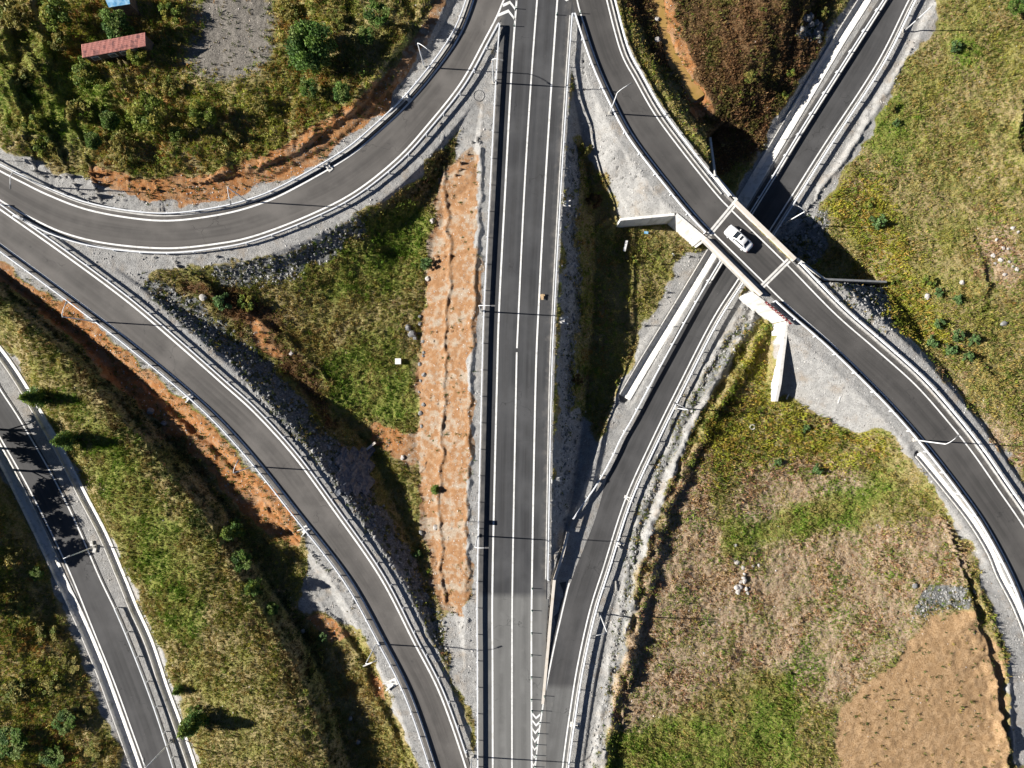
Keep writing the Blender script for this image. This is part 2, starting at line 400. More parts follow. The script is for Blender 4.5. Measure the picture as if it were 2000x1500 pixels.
# general lie of the land: (px, py, level)
CP = [(-150, -150, 1.5), (0, 0, 1.2), (150, 60, 1.3), (300, 60, .9), (450, 80, .6), (600, 60, .8), (760, 60, .9), (200, 180, 1.4), (400, 200, 1.2), (60, 200, 1.0), (600, 200, .8),
      (250, 290, .9), (100, 280, .4), (430, 300, .6), (560, 260, .8), (700, 180, .9),
      (900, 200, 0), (930, 350, 0), (300, 510, 0), (200, 480, 0), (700, 440, -1), (480, 590, -2.3), (600, 600, -3.4), (700, 540, -3.9), (760, 480, -3.8), (800, 400, -3.4), (850, 340, -2.6), (560, 680, -3.6),
      (650, 700, -4.2), (740, 640, -4.3), (780, 760, -4.7), (700, 800, -5.2), (720, 880, -5.6), (780, 880, -4.9), (800, 960, -4.3), (830, 1050, -3.4), (850, 1130, -2.2), (880, 1250, -.6), (900, 1330, 0), (430, 570, -1.7),
      # ridge between the side road and the left ramp
      (0, 590, 1.2), (60, 640, 1.5), (150, 722, 1.8), (200, 790, 2.0), (300, 900, 2.1), (390, 1010, 2.1), (430, 1080, 2.1), (500, 1200, 2.1), (560, 1300, 2.2), (600, 1400, 2.3), (635, 1500, 2.3), (680, 1600, 2.3),
      (-60, 530, .5), (10, 552, -.6), (85, 610, -.6), (180, 700, -.7), (238, 775, -.8), (340, 880, -.8), (432, 985, -.8), (475, 1060, -.8), (545, 1180, -.8), (606, 1282, -.8), (648, 1388, -.8), (684, 1500, -.8), (730, 1600, -.8), (620, 1200, -.3), (380, 890, -.4), (480, 1000, -.4),
      (100, 800, .4), (60, 700, .5), (200, 960, .2), (300, 1150, .6), (250, 1050, .1), (400, 1300, .8), (480, 1400, 1.4), (340, 1250, -.1), (400, 1480, .2), (280, 900, 1.8), (350, 1050, 1.5), (450, 1240, 1.6),
      (100, 870, -.6), (180, 1000, -.9), (260, 1160, -1.2), (330, 1350, -1.2), (380, 1500, -1.2),
      # wooded bank left of the side road
      (-160, 850, 2.5), (-90, 950, 2.6), (-60, 1050, 2.6), (0, 1000, .2), (20, 1100, -.2), (50, 1180, -1.0), (80, 1280, -1.3), (110, 1380, -1.5), (150, 1480, -1.6), (0, 1300, -.3), (0, 1450, -.4), (-100, 1400, 1.6), (100, 1150, -2.0), (150, 1290, -2.0), (190, 1400, -2.0), (60, 1050, -1.7),
      # low ground east of the main road
      (1180, 400, -5), (1140, 330, -4), (1200, 480, -5.6), (1300, 470, -5.6), (1180, 600, -6), (1250, 600, -6), (1160, 750, -5.6), (1200, 700, -5.8), (1300, 560, -6), (1340, 500, -6), (1140, 880, -4.6), (1115, 980, -3.4), (1100, 1040, -2.6), (1140, 250, -2.2),
      (1180, 200, 0), (1200, 300, -.2), (1260, 370, -.3), (1290, 400, -.3), (1140, 120, 0), (1085, 1080, -.2),
      # brown hill north of the bridge
      (1250, 30, -1.5), (1285, 60, -1.7), (1330, 150, -2.0), (1365, 200, -2.4), (1330, 20, -1.6), (1300, 150, -1.9), (1400, 60, -1.8), (1400, 130, -2.0), (1440, 190, -3.0), (1480, 100, -1.8), (1520, 20, -1.5), (1560, -60, -1.2), (1560, 60, -3.8), (1530, 150, -4.8), (1490, 240, -5.7), (1430, 300, -5.6), (1400, 290, -5.2), (1240, -80, -1.4), (1600, 30, -5.8), (1640, -60, -5), (1440, 340, -6.2), (1380, -80, -3.5),
      # north-east meadow
      (1600, 450, -6.6), (1640, 360, -6), (1700, 250, -5.8), (1790, 120, -5.8), (1850, -50, -5.5), (1950, 60, -4.6), (1850, 250, -5.0), (1980, 300, -3.6), (1750, 420, -5.4), (1900, 450, -4.4), (2100, 400, -3), (1700, 530, -6.7), (1800, 600, -4.0), (1950, 650, -2.4), (1900, 740, -1.2), (1850, 700, -1.6), (1800, 660, -2.4), (2000, 850, -.5), (1960, 800, -.8), (2150, 800, -.5), (1760, 640, -3.4),
      # south-east field
      (1480, 620, -6.4), (1500, 700, -6.2), (1490, 770, -5.6), (1440, 720, -5.4), (1400, 800, -4.7), (1520, 830, -4.8), (1600, 900, -4.2), (1700, 860, -3.2), (1640, 800, -3.4), (1340, 900, -3.7), (1300, 1000, -2.9), (1270, 1120, -1.8), (1240, 1250, -.9), (1210, 1380, -.4), (1200, 1500, -.3), (1500, 1000, -3.4), (1700, 980, -2.7), (1820, 1000, -1.4), (1450, 1150, -2.0), (1600, 1150, -1.9), (1800, 1120, -1.0), (1400, 1300, -1.0), (1600, 1300, -.9), (1500, 1450, -.6), (1700, 1450, .2), (1850, 1300, .5), (1930, 1450, .4), (1880, 1220, .4), (1960, 1200, -.3), (1980, 1400, -.3), (1900, 1080, -.8), (1700, 1620, .2), (1300, 1620, 0),
      (1000, -200, 0), (1000, 1700, 0), (2200, 1200, 0), (2200, 1600, 0), (2200, -200, -4), (-200, 500, 1), (-200, 1650, 3), (400, -200, 1)]
cpw = np.array([P(*c) for c in CP])
def base_z(X, Y):
    A = np.hypot(cpw[:, None, 0] - cpw[None, :, 0], cpw[:, None, 1] - cpw[None, :, 1])
    wts = np.linalg.solve(A + np.eye(len(cpw)) * -.15, cpw[:, 2] - cpw[:, 2].mean())
    out = np.full(X.shape, cpw[:, 2].mean())
    for k in range(len(cpw)): out += wts[k] * np.hypot(X - cpw[k, 0], Y - cpw[k, 1])
    return np.clip(out, -6.8, 6.5)
Bc = base_z(CX, CY)
CREST = spline(W([(-60, 520), (8, 580), (70, 632), (160, 714), (212, 778), (312, 892), (404, 1004), (446, 1074), (520, 1196), (580, 1296), (620, 1398), (652, 1500), (695, 1620)], 1.6), 1.0)
qD, qS, qZ, qE = polyline_field(CREST, reach=14.); q_ = np.minimum(qD, 30) * qS
Bc = np.where((q_ > 0) & (q_ < 11), np.clip(np.minimum(Bc, 2.1 - 2.2 * q_), -1.35, 9), Bc)
Bc = np.where((q_ <= 0) & (q_ > -8), np.minimum(np.maximum(Bc, 2.1 + .2 * q_), 2.15), Bc)

LOWPOLY = raster([(1150, 431), (1212, 427.5), (1321, 417.5), (1381.5, 466), (1440, 396), (1391, 345), (1381, 266), (1480, 150), (1620, 200), (1760, 555), (1609, 550.5), (1549, 508), (1487, 563), (1469, 572), (1539, 625.5), (1517, 786), (1400, 900), (1150, 800)], 0)
LOWW = raster([(1212, 427.5), (1321, 417.5), (1381.5, 466), (1440, 396), (1391, 345), (1381, 266), (1430, 220), (1620, 260), (1760, 555), (1609, 550.5), (1549, 508), (1487, 563), (1469, 572), (1539, 625.5), (1527, 700), (1480, 710), (1400, 600), (1330, 560), (1240, 560), (1205, 480)], 0)
EMB = np.maximum(raster([(1150, 100), (1150, 431), (1212, 427.5), (1321, 417.5), (1381.5, 466), (1440, 396), (1391, 345), (1381, 266), (1330, 200), (1240, 60)], 0),
                 raster([(1609, 550.5), (1549, 508), (1487, 563), (1469, 572), (1539, 625.5), (1517, 786), (1600, 900), (1900, 950), (1900, 700), (1765, 555)], 0))
WALL_LINE = [(1107, 1040), (1097, 1080), (1080, 1134), (1073.5, 1200), (1065.5, 1290), (1057.5, 1375)]
RWHIGH = raster(WALL_LINE + [(1040, 1375), (1040, 1040)], 0)
RWLOW = raster(WALL_LINE + [(1100, 1375), (1170, 1040)], 0)
DEPTHZ = 0.0
def compose(X, Y, fine=True):
    z = bil(Bc, X, Y); inside = (np.abs(X) < HX + .9) & (np.abs(Y) < HY + .9)
    z = np.where(inside, z, z)
    low = look(LOWPOLY, X, Y, 0 * X) > .5; emb = look(EMB, X, Y, 0 * X) > .5
    hi_ = look(RWHIGH, X, Y, 0 * X) > .5; lo_ = look(RWLOW, X, Y, 0 * X) > .5
    near = np.full(X.shape, 1e9)
    z = np.where(look(LOWW, X, Y, 0 * X) > .5, np.minimum(z, -5.9), z)
    for r in ROADS:
        d = bil(r['fd'], X, Y); s = bil(r['fs'], X, Y); zr = bil(r['fz'], X, Y)
        left = s > 0; sh = np.where(left, r['sL'], r['sR']); pv = np.where(left, r['oL'], r['oR'])
        dd = np.maximum(0, d - sh); up = .75; dn = np.where(left, r.get('dn', .8), r.get('dnR', r.get('dn', .8)))
        lo = zr - .06 - dn * dd - .05 * np.clip(d - pv, 0, 3) * 0; hi = zr - .06 + up * dd
        c = np.clip(z, lo, hi)
        skip = np.zeros(X.shape, bool)
        if r is ramp_e: skip = low
        if r is main: skip = lo_
        if r is diag: skip = emb | hi_
        z = np.where(skip, z, c); near = np.where(skip, near, np.minimum(near, d - pv))
        if r is diag: z = np.where(lo_ & ~skip, zr - .06, z); near = np.where(lo_, -1, near)
    return z, near
for r in ROADS:
    D, S, Z, E = polyline_field(r['C'], extra=r['hw'])
    r['fd'] = np.minimum(D - E, 60); r['fs'] = S; r['fz'] = Z
Z0, NEAR = compose(GX, GY)
inside = (np.abs(GX) < HX) & (np.abs(GY) < HY)

# ------------------------------------------------------------------ masks of what covers the ground
def rs(*polys, blur=4):
    A = raster(polys[0], blur)
    for p in polys[1:]: A = np.maximum(A, raster(p, blur))
    return A
MK = {}
MK['gravel'] = rs(
    [(-60, 250), (0, 283), (70, 312), (170, 352), (300, 392), (420, 384), (560, 335), (690, 258), (760, 190), (815, 105), (850, 40), (875, -20), (930, -20), (860, 130), (740, 265), (570, 378), (420, 425), (320, 435), (160, 410), (-60, 305)],
    [(985, 20), (905, 160), (820, 285), (690, 385), (500, 465), (330, 495), (180, 478), (0, 395), (-60, 370), (0, 412), (130, 495), (260, 590), (440, 745), (580, 890), (745, 1120), (865, 1360), (915, 1500), (935, 1500), (912, 1395), (884, 1310), (832, 1205), (762, 1095), (684, 985), (600, 885), (520, 790), (440, 692), (330, 606), (262, 545), (300, 530), (420, 527), (520, 510), (640, 462), (780, 372), (880, 276), (902, 252), (935, 290), (945, 290), (985, 60)],
    [(985, 40), (938, 295), (934, 480), (920, 700), (914, 1000), (914, 1195), (868, 1206), (884, 1300), (925, 1400), (945, 1400), (950, 700), (985, 300)],
    [(1120, 20), (1104, 280), (1096, 600), (1080, 900), (1070, 1130), (1085, 1120), (1112, 1020), (1100, 900), (1108, 800), (1118, 600), (1126, 400), (1130, 240), (1150, 290), (1175, 330), (1195, 390), (1215, 432), (1318, 422), (1376, 470), (1385, 450), (1240, 285), (1160, 120), (1135, 40)],
    [(1430, 470), (1335, 497), (1292, 580), (1235, 690), (1215, 765), (1192, 800), (1165, 880), (1130, 790), (1100, 815), (1092, 1000), (1105, 1090), (1180, 950), (1280, 740)],
    [(1470, 545), (1505, 590), (1470, 645), (1425, 705), (1380, 790), (1334, 885), (1282, 1000), (1246, 1130), (1220, 1290), (1196, 1400), (1176, 1520), (1090, 1520), (1125, 1330), (1170, 1130), (1260, 890), (1380, 650)],
    [(1770, -20), (1830, -20), (1815, 70), (1775, 120), (1735, 200), (1690, 290), (1640, 345), (1605, 400), (1590, 430), (1520, 470), (1500, 450), (1620, 280)],
    [(1690, -20), (1660, 0), (1615, 70), (1560, 165), (1500, 262), (1465, 320), (1430, 400), (1450, 440), (1520, 330), (1720, -10)],
    [(1560, 510), (1620, 555), (1740, 632), (1800, 690), (1890, 788), (1965, 890), (2015, 950), (2060, 1100), (2010, 1050), (1850, 825), (1700, 670)],
    [(1530, 610), (1620, 665), (1720, 760), (1800, 860), (1920, 1020), (2020, 1200), (2060, 1500), (1990, 1500), (1972, 1380), (1958, 1270), (1935, 1165), (1895, 1070), (1855, 1000), (1815, 940), (1768, 880), (1720, 835), (1640, 838), (1590, 800), (1545, 780), (1505, 790)],
    [(-40, 505), (0, 522), (90, 566), (175, 624), (255, 690), (325, 750), (395, 814), (445, 860), (515, 935), (565, 988), (605, 1045), (590, 1110), (585, 1190), (640, 1200), (700, 1225), (750, 1320), (800, 1440), (820, 1520), (860, 1520), (800, 1350), (680, 1125), (500, 895), (250, 662), (0, 478), (-40, 450)],
    [(0, 745), (150, 1020), (250, 1250), (345, 1520), (395, 1520), (345, 1360), (245, 1110), (150, 930), (60, 760), (0, 650), (-40, 600), (-40, 700)],
    [(-40, 860), (0, 915), (80, 1080), (150, 1260), (215, 1420), (240, 1520), (300, 1520), (200, 1280), (100, 1045), (-40, 790)])
MK['orange'] = rs(
    [(903, 300), (940, 290), (938, 480), (926, 700), (920, 900), (918, 1100), (910, 1208), (868, 1208), (848, 1130), (822, 1000), (815, 900), (818, 850), (818, 700), (834, 560), (848, 430), (868, 335)],
    [(-40, 500), (0, 524), (90, 568), (170, 625), (250, 690), (320, 750), (390, 815), (440, 860), (510, 935), (562, 988), (602, 1042), (582, 1060), (540, 1045), (480, 1000), (420, 935), (350, 866), (285, 808), (220, 740), (150, 676), (60, 592), (0, 545), (-40, 520)],
    [(600, 1200), (660, 1208), (680, 1240), (640, 1260)], [(715, 1305), (745, 1320), (765, 1375), (740, 1370)],
    [(170, 328), (300, 356), (440, 340), (540, 288), (620, 243), (690, 207), (745, 166), (792, 110), (832, 40), (846, -10), (872, -10), (845, 70), (768, 190), (650, 300), (505, 368), (400, 398), (280, 396), (180, 362)],
    [(1290, -20), (1312, -20), (1326, 60), (1362, 150), (1388, 215), (1360, 220), (1318, 150), (1296, 60)],
    [(715, 835), (830, 850), (835, 900), (790, 908), (735, 875)], [(470, 615), (520, 640), (560, 700), (540, 715), (480, 650)], blur=3)
MK['gravel'] = np.maximum(MK['gravel'], raster([(893, 262), (950, 250), (948, 330), (905, 322), (888, 300)], 3))
MK['gravel'] = np.maximum(MK['gravel'], raster([(1085, 1010), (1130, 1000), (1210, 880), (1185, 1000), (1122, 1130), (1085, 1140), (1074, 1310), (1060, 1310), (1072, 1130)], 3))
MK['tan'] = rs([(1885, 1188), (1938, 1252), (1962, 1350), (1975, 1520), (1638, 1520), (1640, 1400), (1685, 1340), (1750, 1305), (1762, 1268), (1830, 1205)], [(600, 1080), (690, 1100), (700, 1180), (600, 1195)], blur=7)
MK['riprap'] = rs([(1478, 628), (1440, 668), (1395, 730), (1350, 812), (1312, 885), (1262, 1005), (1236, 1130), (1212, 1290), (1186, 1400), (1164, 1520), (1150, 1520), (1172, 1400), (1196, 1290), (1220, 1130), (1246, 1000), (1294, 885), (1330, 805), (1376, 720), (1420, 660), (1462, 610)], 
    [(705, 418), (725, 450), (640, 505), (540, 558), (450, 560), (410, 532), (520, 512), (640, 462)],
    [(252, 535), (330, 610), (440, 700), (520, 800), (600, 892), (690, 1000), (770, 1110), (832, 1205), (884, 1310), (868, 1220), (826, 1130), (778, 1050), (728, 972), (700, 895), (640, 845), (572, 765), (498, 685), (415, 620), (335, 562)],
    [(1612, 555), (1730, 553), (1745, 640), (1725, 665), (1690, 630)], [(1105, 280), (1132, 280), (1128, 600), (1122, 800), (1100, 1000), (1092, 1000), (1100, 700)], [(1500, 400), (1620, 410), (1600, 520), (1500, 500)],
    [(1570, 40), (1610, 30), (1605, 80), (1560, 70)], [(1800, 1165), (1850, 1145), (1895, 1142), (1905, 1165), (1890, 1190), (1850, 1188), (1810, 1205), (1780, 1200)], blur=3)
MK['green'] = rs(
    [(560, 520), (700, 440), (840, 380), (832, 540), (800, 560), (700, 580), (620, 590)], [(620, 690), (760, 640), (810, 700), (815, 840), (720, 840), (650, 780)],
    [(1405, 1040), (1500, 985), (1640, 965), (1720, 955), (1725, 1000), (1560, 1055), (1430, 1110)], [(1560, 940), (1600, 945), (1740, 900), (1770, 920), (1730, 1000), (1600, 1010)],
    [(1170, 1520), (1200, 1430), (1310, 1400), (1420, 1400), (1440, 1520)], [(1440, 1370), (1490, 1320), (1560, 1300), (1580, 1380), (1540, 1450), (1560, 1520), (1440, 1520)], [(1480, 1260), (1560, 1280), (1600, 1230), (1640, 1240), (1620, 1330), (1510, 1360)], [(1410, 1080), (1450, 1080), (1450, 1110), (1415, 1110)],
    [(1350, 1210), (1400, 1200), (1410, 1260), (1360, 1270)], [(1740, 1220), (1770, 1220), (1770, 1290), (1730, 1290)],
    [(1700, 200), (1760, 180), (1800, 260), (1760, 330), (1700, 320)], [(1840, 40), (1900, 30), (1930, 110), (1860, 140)], [(40, 700), (120, 760), (190, 810), (170, 870), (110, 800)], [(150, 820), (230, 830), (260, 900), (330, 1010), (380, 1110), (400, 1330), (340, 1230), (250, 1080), (180, 900)],
    [(660, -20), (720, -20), (700, 60), (670, 60)], [(1720, 890), (1770, 900), (1780, 940), (1730, 960)], [(0, 60), (100, 70), (240, 180), (330, 250), (200, 290), (0, 250)], blur=14)
MK['brown'] = rs(
    [(1205, -20), (1640, -20), (1615, 60), (1545, 190), (1480, 300), (1400, 350), (1380, 260), (1300, 140), (1225, 20)],
    [(345, 556), (420, 606), (500, 668), (575, 745), (640, 826), (690, 850), (640, 770), (590, 700), (540, 650), (470, 600), (400, 560)], [(300, 540), (460, 560), (560, 620), (540, 690), (430, 600)], blur=6)
MK['ash'] = rs([(385, -20), (535, -20), (548, 100), (520, 150), (430, 165), (365, 155), (350, 115), (388, 60)], blur=16)
MK['dry'] = rs([(1480, 890), (1700, 910), (1700, 955), (1550, 990), (1420, 1040), (1430, 930)], [(1430, 1100), (1500, 1060), (1750, 1020), (1860, 1010), (1900, 1100), (1840, 1210), (1700, 1310), (1640, 1400), (1480, 1300), (1300, 1400), (1180, 1450), (1215, 1250), (1270, 1050), (1340, 880), (1400, 900), (1400, 1050)],
    [(1760, 700), (1850, 720), (2020, 880), (2020, 980), (1900, 810)], [(1660, 330), (1720, 300), (1730, 350), (1660, 380)], [(1900, 440), (1990, 430), (2010, 560), (1920, 570)], blur=14)
MK['gravel'] = MK['gravel'] * (1 - .9 * rs([(1478, 628), (1440, 668), (1395, 730), (1350, 812), (1312, 885), (1262, 1005), (1236, 1130), (1212, 1290), (1186, 1400), (1164, 1520), (1150, 1520), (1172, 1400), (1196, 1290), (1220, 1130), (1246, 1000), (1294, 885), (1330, 805), (1376, 720), (1420, 660), (1462, 610)], blur=5))
for k in MK: MK[k] = np.clip(MK[k], 0, 1)
veg_off = np.maximum.reduce([MK['gravel'], MK['orange'] * .9, MK['tan'], MK['ash'] * .75, MK['riprap'] * .55])

# ------------------------------------------------------------------ small relief: scarps, heaped gravel, ruts, ditches
dz = np.zeros(GX.shape)
WX = GX + (fbm(GX, GY, 2.2, 3, 31) - .5) * 1.3; WY = GY + (fbm(GX, GY, 2.2, 3, 32) - .5) * 1.3   # irregular edges
def along_field(pts, z=0.0):
    D, S, Z, E = polyline_field(spline(W(pts, z), 2.0), reach=12.)
    D = np.minimum(D, 40); q = D * S
    return bil(q, np.clip(WX, -HX, HX), np.clip(WY, -HY, HY))
def scarp(pts, h, decay=3., wdt=.5, z=0.):
    """ground on the left of the line stands h higher, dying out over `decay` metres"""
    global dz
    q = along_field(pts, z); f = np.where(q > 0, np.exp(-np.maximum(q, 0) / decay), 0) * sstep(0, wdt, q) * (np.abs(q) < 11)
    dz += h * f * np.clip(-.15 + 2.2 * fbm(GX, GY, 2.2, 3, 41), 0, 1.6)
def windrow(pts, h, wdt=.6, z=0., rough=1.):
    global dz
    q = along_field(pts, z); dz += h * np.exp(-(q / wdt) ** 2) * (1 - .6 * rough + 1.2 * rough * fbm(GX, GY, 1.1, 3, 43)) * (np.abs(q) < 11)
# edge of the loop's inner bank (dark line), high side towards the wood
scarp([(856, -20), (845, 10), (815, 50), (800, 90), (765, 125), (742, 172), (705, 212), (640, 268), (575, 305), (500, 340), (430, 352)][::-1], .9, 3., .5)
windrow([(868, 345), (872, 420), (878, 520), (870, 640), (866, 760), (862, 860), (858, 960), (860, 1060), (866, 1170)], .42, .32, -2.)
windrow([(940, 300), (936, 420), (928, 520), (922, 650), (918, 760), (916, 900), (910, 1020), (912, 1120)], .30, .3, 0)
scarp([(600, 700), (540, 640), (470, 600), (430, 570)], .8, 2, .5, -3)
# heaped gravel behind the lower road's east guardrail, then a grown berm
windrow([(1460, 610), (1400, 700), (1365, 760), (1330, 830), (1296, 900), (1262, 970), (1235, 1060), (1216, 1140), (1198, 1230), (1182, 1320), (1165, 1420), (1152, 1520)], .48, .6, -4)
windrow([(1476, 625), (1420, 715), (1380, 780), (1345, 850), (1312, 920), (1278, 1000), (1250, 1090), (1230, 1170), (1212, 1270), (1196, 1350), (1180, 1430), (1165, 1520)], 1.15, .85, -3.5)
windrow([(1500, 640), (1450, 730), (1400, 800), (1358, 880), (1322, 950), (1290, 1020), (1266, 1110), (1245, 1190), (1225, 1290)], 1.0, .8, -3.2)
windrow([(1745, 150), (1700, 225), (1655, 300), (1605, 370)], .45, .5, -6)
# east edge of the tan spoil heap
scarp([(1890, 1150), (1905, 1200), (1925, 1250), (1940, 1310), (1950, 1380), (1960, 1450), (1970, 1530)][::-1], 1.25, 2.2, .4)
windrow([(1908, 1140), (1935, 1210), (1960, 1310), (1972, 1400), (1980, 1520)], .5, .5)
# ditch with scours by the left ramp's lower end and along its orange bank
scarp([(800, 1490), (770, 1440), (748, 1390), (722, 1340), (705, 1290), (688, 1260), (668, 1235)], .55, 1.4, .35)
scarp([(560, 1030), (500, 965), (440, 905), (380, 850), (330, 805), (270, 750)], .5, 2, .4)
scarp([(1990, 230), (1985, 260), (1990, 300), (2005, 330)][::-1], 1.2, 4, .4, -4); scarp([(1920, 530), (1925, 560), (1915, 590)][::-1], .5, 2, .4, -4)
scarp([(2000, 840), (1960, 790), (1900, 700), (1840, 650)], .3, 2, .4, -3)
windrow([(1280, -40), (1290, 60), (1312, 115), (1336, 155), (1365, 200)], -.6, 1.2, -2.7, .4)
for q in range(5):                                   # ridges of the brown hill
    windrow([(1390 + q * 45, -40), (1400 + q * 42, 40 + q * 8), (1425 + q * 34, 130)], .28, 1.1, -3)
for (x0, y0, x1, y1, h) in ((40, 80, 60, 190, 1.5), (95, 40, 110, 110, 1.4), (70, 190, 100, 240, 1.2), (120, 180, 160, 260, 1.1)):   # dense grassy hummocks
    scarp([(x0, y0), ((x0 + x1) / 2 + 6, (y0 + y1) / 2), (x1, y1)][::-1], h, 3.5, .5)
# pit in the triangle
windrow([(757, 497), (800, 500)], -.9, 1.0, -4, .3)

def lookw(A, x, y, z):
    """mask value with irregular, ragged outlines"""
    wx = (fbm(x, y, 3.2, 4, 201) - .5) * 3.4; wy = (fbm(x, y, 3.2, 4, 202) - .5) * 3.4
    return look(A, x + wx, y + wy, z)
mk = {k: lookw(MK[k], GX, GY, np.clip(Z0, -7, 7)) for k in MK}
mk['green'] = np.clip(mk['green'] + np.clip((fbm(GX, GY, 3.0, 4, 210) - .54) * 7, 0, 1) * mk['dry'] * .8, 0, 1)
mk['gravel'] = np.maximum(mk['gravel'], (1 - sstep(.3, 1.1, NEAR)) * .9)
off = np.maximum.reduce([mk['gravel'], mk['orange'] * .9, mk['tan'], mk['ash'] * .75, mk['riprap'] * .55])
edge = sstep(.1, .9, NEAR)
rough_amp = .05 + .30 * np.clip(1 - off, 0, 1)
bumpy = (fbm(GX, GY, 2.6, 4, 3) - .5) * 1.5 * rough_amp + (fbm(GX, GY, .55, 2, 5) - .5) * .9 * rough_amp
bumpy += (fbm(GX + .6 * GY, GY - .6 * GX, .9, 3, 29) - .5) * .24 * mk['tan'] + (fbm(GX, GY, .6, 2, 30) - .5) * .22 * mk['orange']
bumpy += (fbm(GX, GY, 6, 3, 9) - .5) * .5 * np.clip(1 - off, 0, 1)
wood_m = lookw(rs([(-100, -100), (870, -100), (840, 60), (770, 170), (690, 230), (600, 290), (430, 340), (300, 350), (180, 335), (60, 300), (-100, 260)], [(-100, 1100), (40, 1100), (110, 1260), (180, 1420), (200, 1540), (-100, 1540)], blur=6), GX, GY, 0 * GX)
bumpy += (fbm(GX, GY, 5, 3, 19) - .45) * 2.4 * wood_m * np.clip(1 - off, 0, 1)
rills = (fbm(GX * .28, GY * 1.3, .8, 4, 21) - .5) * .22 * mk['orange'] * (np.abs(GX + 9) < 8)      # wash-outs down the long cut slope
rip = (fbm(GX, GY, .5, 2, 8) - .5) * .35 * mk['riprap']
Zg = Z0 + (dz + bumpy + rills + rip) * edge * inside
Zg = np.where(NEAR < 0, np.minimum(Zg, Z0), Zg)

# concrete drains: (name, centre line, half width, depth, label)
DRAINS = [
    ('drainage_channel', [P(x, y, -2.02) for x, y in [(-40, 640), (8, 700), (45, 756), (72, 803), (119, 884), (161, 967), (201, 1044), (236, 1126), (261, 1188), (291, 1255), (321, 1345), (346, 1412), (376, 1500), (398, 1580)]], .62, .42, 'pale concrete drain on the meadow side of the narrow side road'),
    ('drainage_channel', [P(x, y, -2.02) for x, y in [(-50, 800), (10, 905), (60, 1005), (95, 1078), (118, 1130), (156, 1210), (194, 1300), (229, 1395), (266, 1500), (290, 1580)]], .78, .5, 'wide pale concrete drain at the foot of the wooded bank left of the side road'),
    ('drainage_channel', [P(x, y, ZD(y) - .02) for x, y in [(1722, -60), (1688, 0), (1640, 76), (1572, 190), (1508, 297), (1460, 378), (1393, 490), (1322, 607), (1262, 705), (1220, 776)]], .86, .6, 'wide white concrete drain along the west side of the lower road, passing under the bridge'),
    ('drainage_channel', [P(x, y, zz) for x, y, zz in [(1793, 887, -.35), (1845, 950, -.35), (1896, 1015, -.3), (1934, 1077, -.25), (1954, 1125, -.2), (1986, 1187, -.2), (2014, 1265, -.2), (2035, 1380, -.2), (2045, 1550, -.2)]], .46, .36, 'white concrete drain along the inner edge of the curve south of the bridge')]
for nm, pts, w2, dep, lab in DRAINS:
    p = spline(pts, 1.0); D, S, Zq, E = polyline_field(p, reach=10); D = bil(np.minimum(D, 20), GX, GY); Zq = bil(Zq, GX, GY)
    k = (1 - sstep(w2 + .25, w2 + 1.6, D)) * inside; Zg = np.where(NEAR < .15, Zg, Zg * (1 - k) + (Zq - .03) * k); Zg = Zg - (dep + .25) * (1 - sstep(w2 - .1, w2 + .12, D)) * (k > .5)

def ground_z(x, y):
    x = np.asarray(x, float); y = np.asarray(y, float)
    i0 = np.searchsorted(ax, -HX) ; j0 = np.searchsorted(ay, -HY)
    sub = Zg[j0:j0 + int(round(2 * HY / STEP)) + 1, i0:i0 + int(round(2 * HX / STEP)) + 1]
    return bil(sub, x, y, np.array([-HX]), np.array([-HY]), STEP)
def PG(px, py, up=0.0):
    """photo pixel -> the point of the ground it shows (or of a level `up` metres above the ground)"""
    z = 0.0
    for _ in range(12):
        x, y, _z = P(px, py, z + up); z = .5 * z + .5 * float(ground_z(x, y))
    x, y, _z = P(px, py, z + up); return (x, y, float(ground_z(x, y)))

# ground material: eight covers mixed by masks whose edges are broken up by noise
m, nt, b = new_mat('ground'); b.inputs['Roughness'].default_value = .95; b.inputs['Specular IOR Level'].default_value = .1
ma = N(nt, 'ShaderNodeAttribute', attribute_name='cover_a'); mb = N(nt, 'ShaderNodeAttribute', attribute_name='cover_b')
sa = N(nt, 'ShaderNodeSeparateColor'); sb_ = N(nt, 'ShaderNodeSeparateColor'); nt.links.new(ma.outputs['Color'], sa.inputs[0]); nt.links.new(mb.outputs['Color'], sb_.inputs[0])
n_big = noise(nt, .22, 5); n_mid = noise(nt, 1.1, 5); n_f = noise(nt, 4.5, 4, rough=.65); n_ff = noise(nt, 13, 3, rough=.7)
def two(a, b2, n=n_mid, lo=.38, hi=.62): return mixc(nt, ramp(nt, n, lo, hi), a, b2)
def edge_mask(sock, wob=.55, lo=.38, hi=.62):
    v = math_(nt, 'ADD', sock, math_(nt, 'MULTIPLY', math_(nt, 'SUBTRACT', math_(nt, 'ADD', math_(nt, 'MULTIPLY', n_mid, .6), math_(nt, 'MULTIPLY', n_f, .4)), .5), wob))
    return ramp(nt, v, lo, hi)
earth = two((.24, .20, .09), (.34, .27, .14), n_f); earth = mixc(nt, ramp(nt, n_big, .42, .62), earth, two((.19, .19, .055), (.28, .255, .09), n_f))
green = two((.155, .19, .04), (.25, .25, .07), n_f)
brown = two((.105, .062, .03), (.165, .105, .052), n_f)
dry = two((.29, .215, .14), (.42, .32, .22), n_f)
ash = two((.16, .146, .128), (.25, .23, .20), n_f)
rip_c = two((.13, .135, .13), (.24, .24, .235), n_f); rip_c = mixc(nt, ramp(nt, n_mid, .5, .62), rip_c, (.075, .08, .035))
tan = two((.35, .225, .118), (.44, .295, .165), n_mid); tan = mixc(nt, ramp(nt, n_f, .45, .65), tan, (.23, .145, .07))
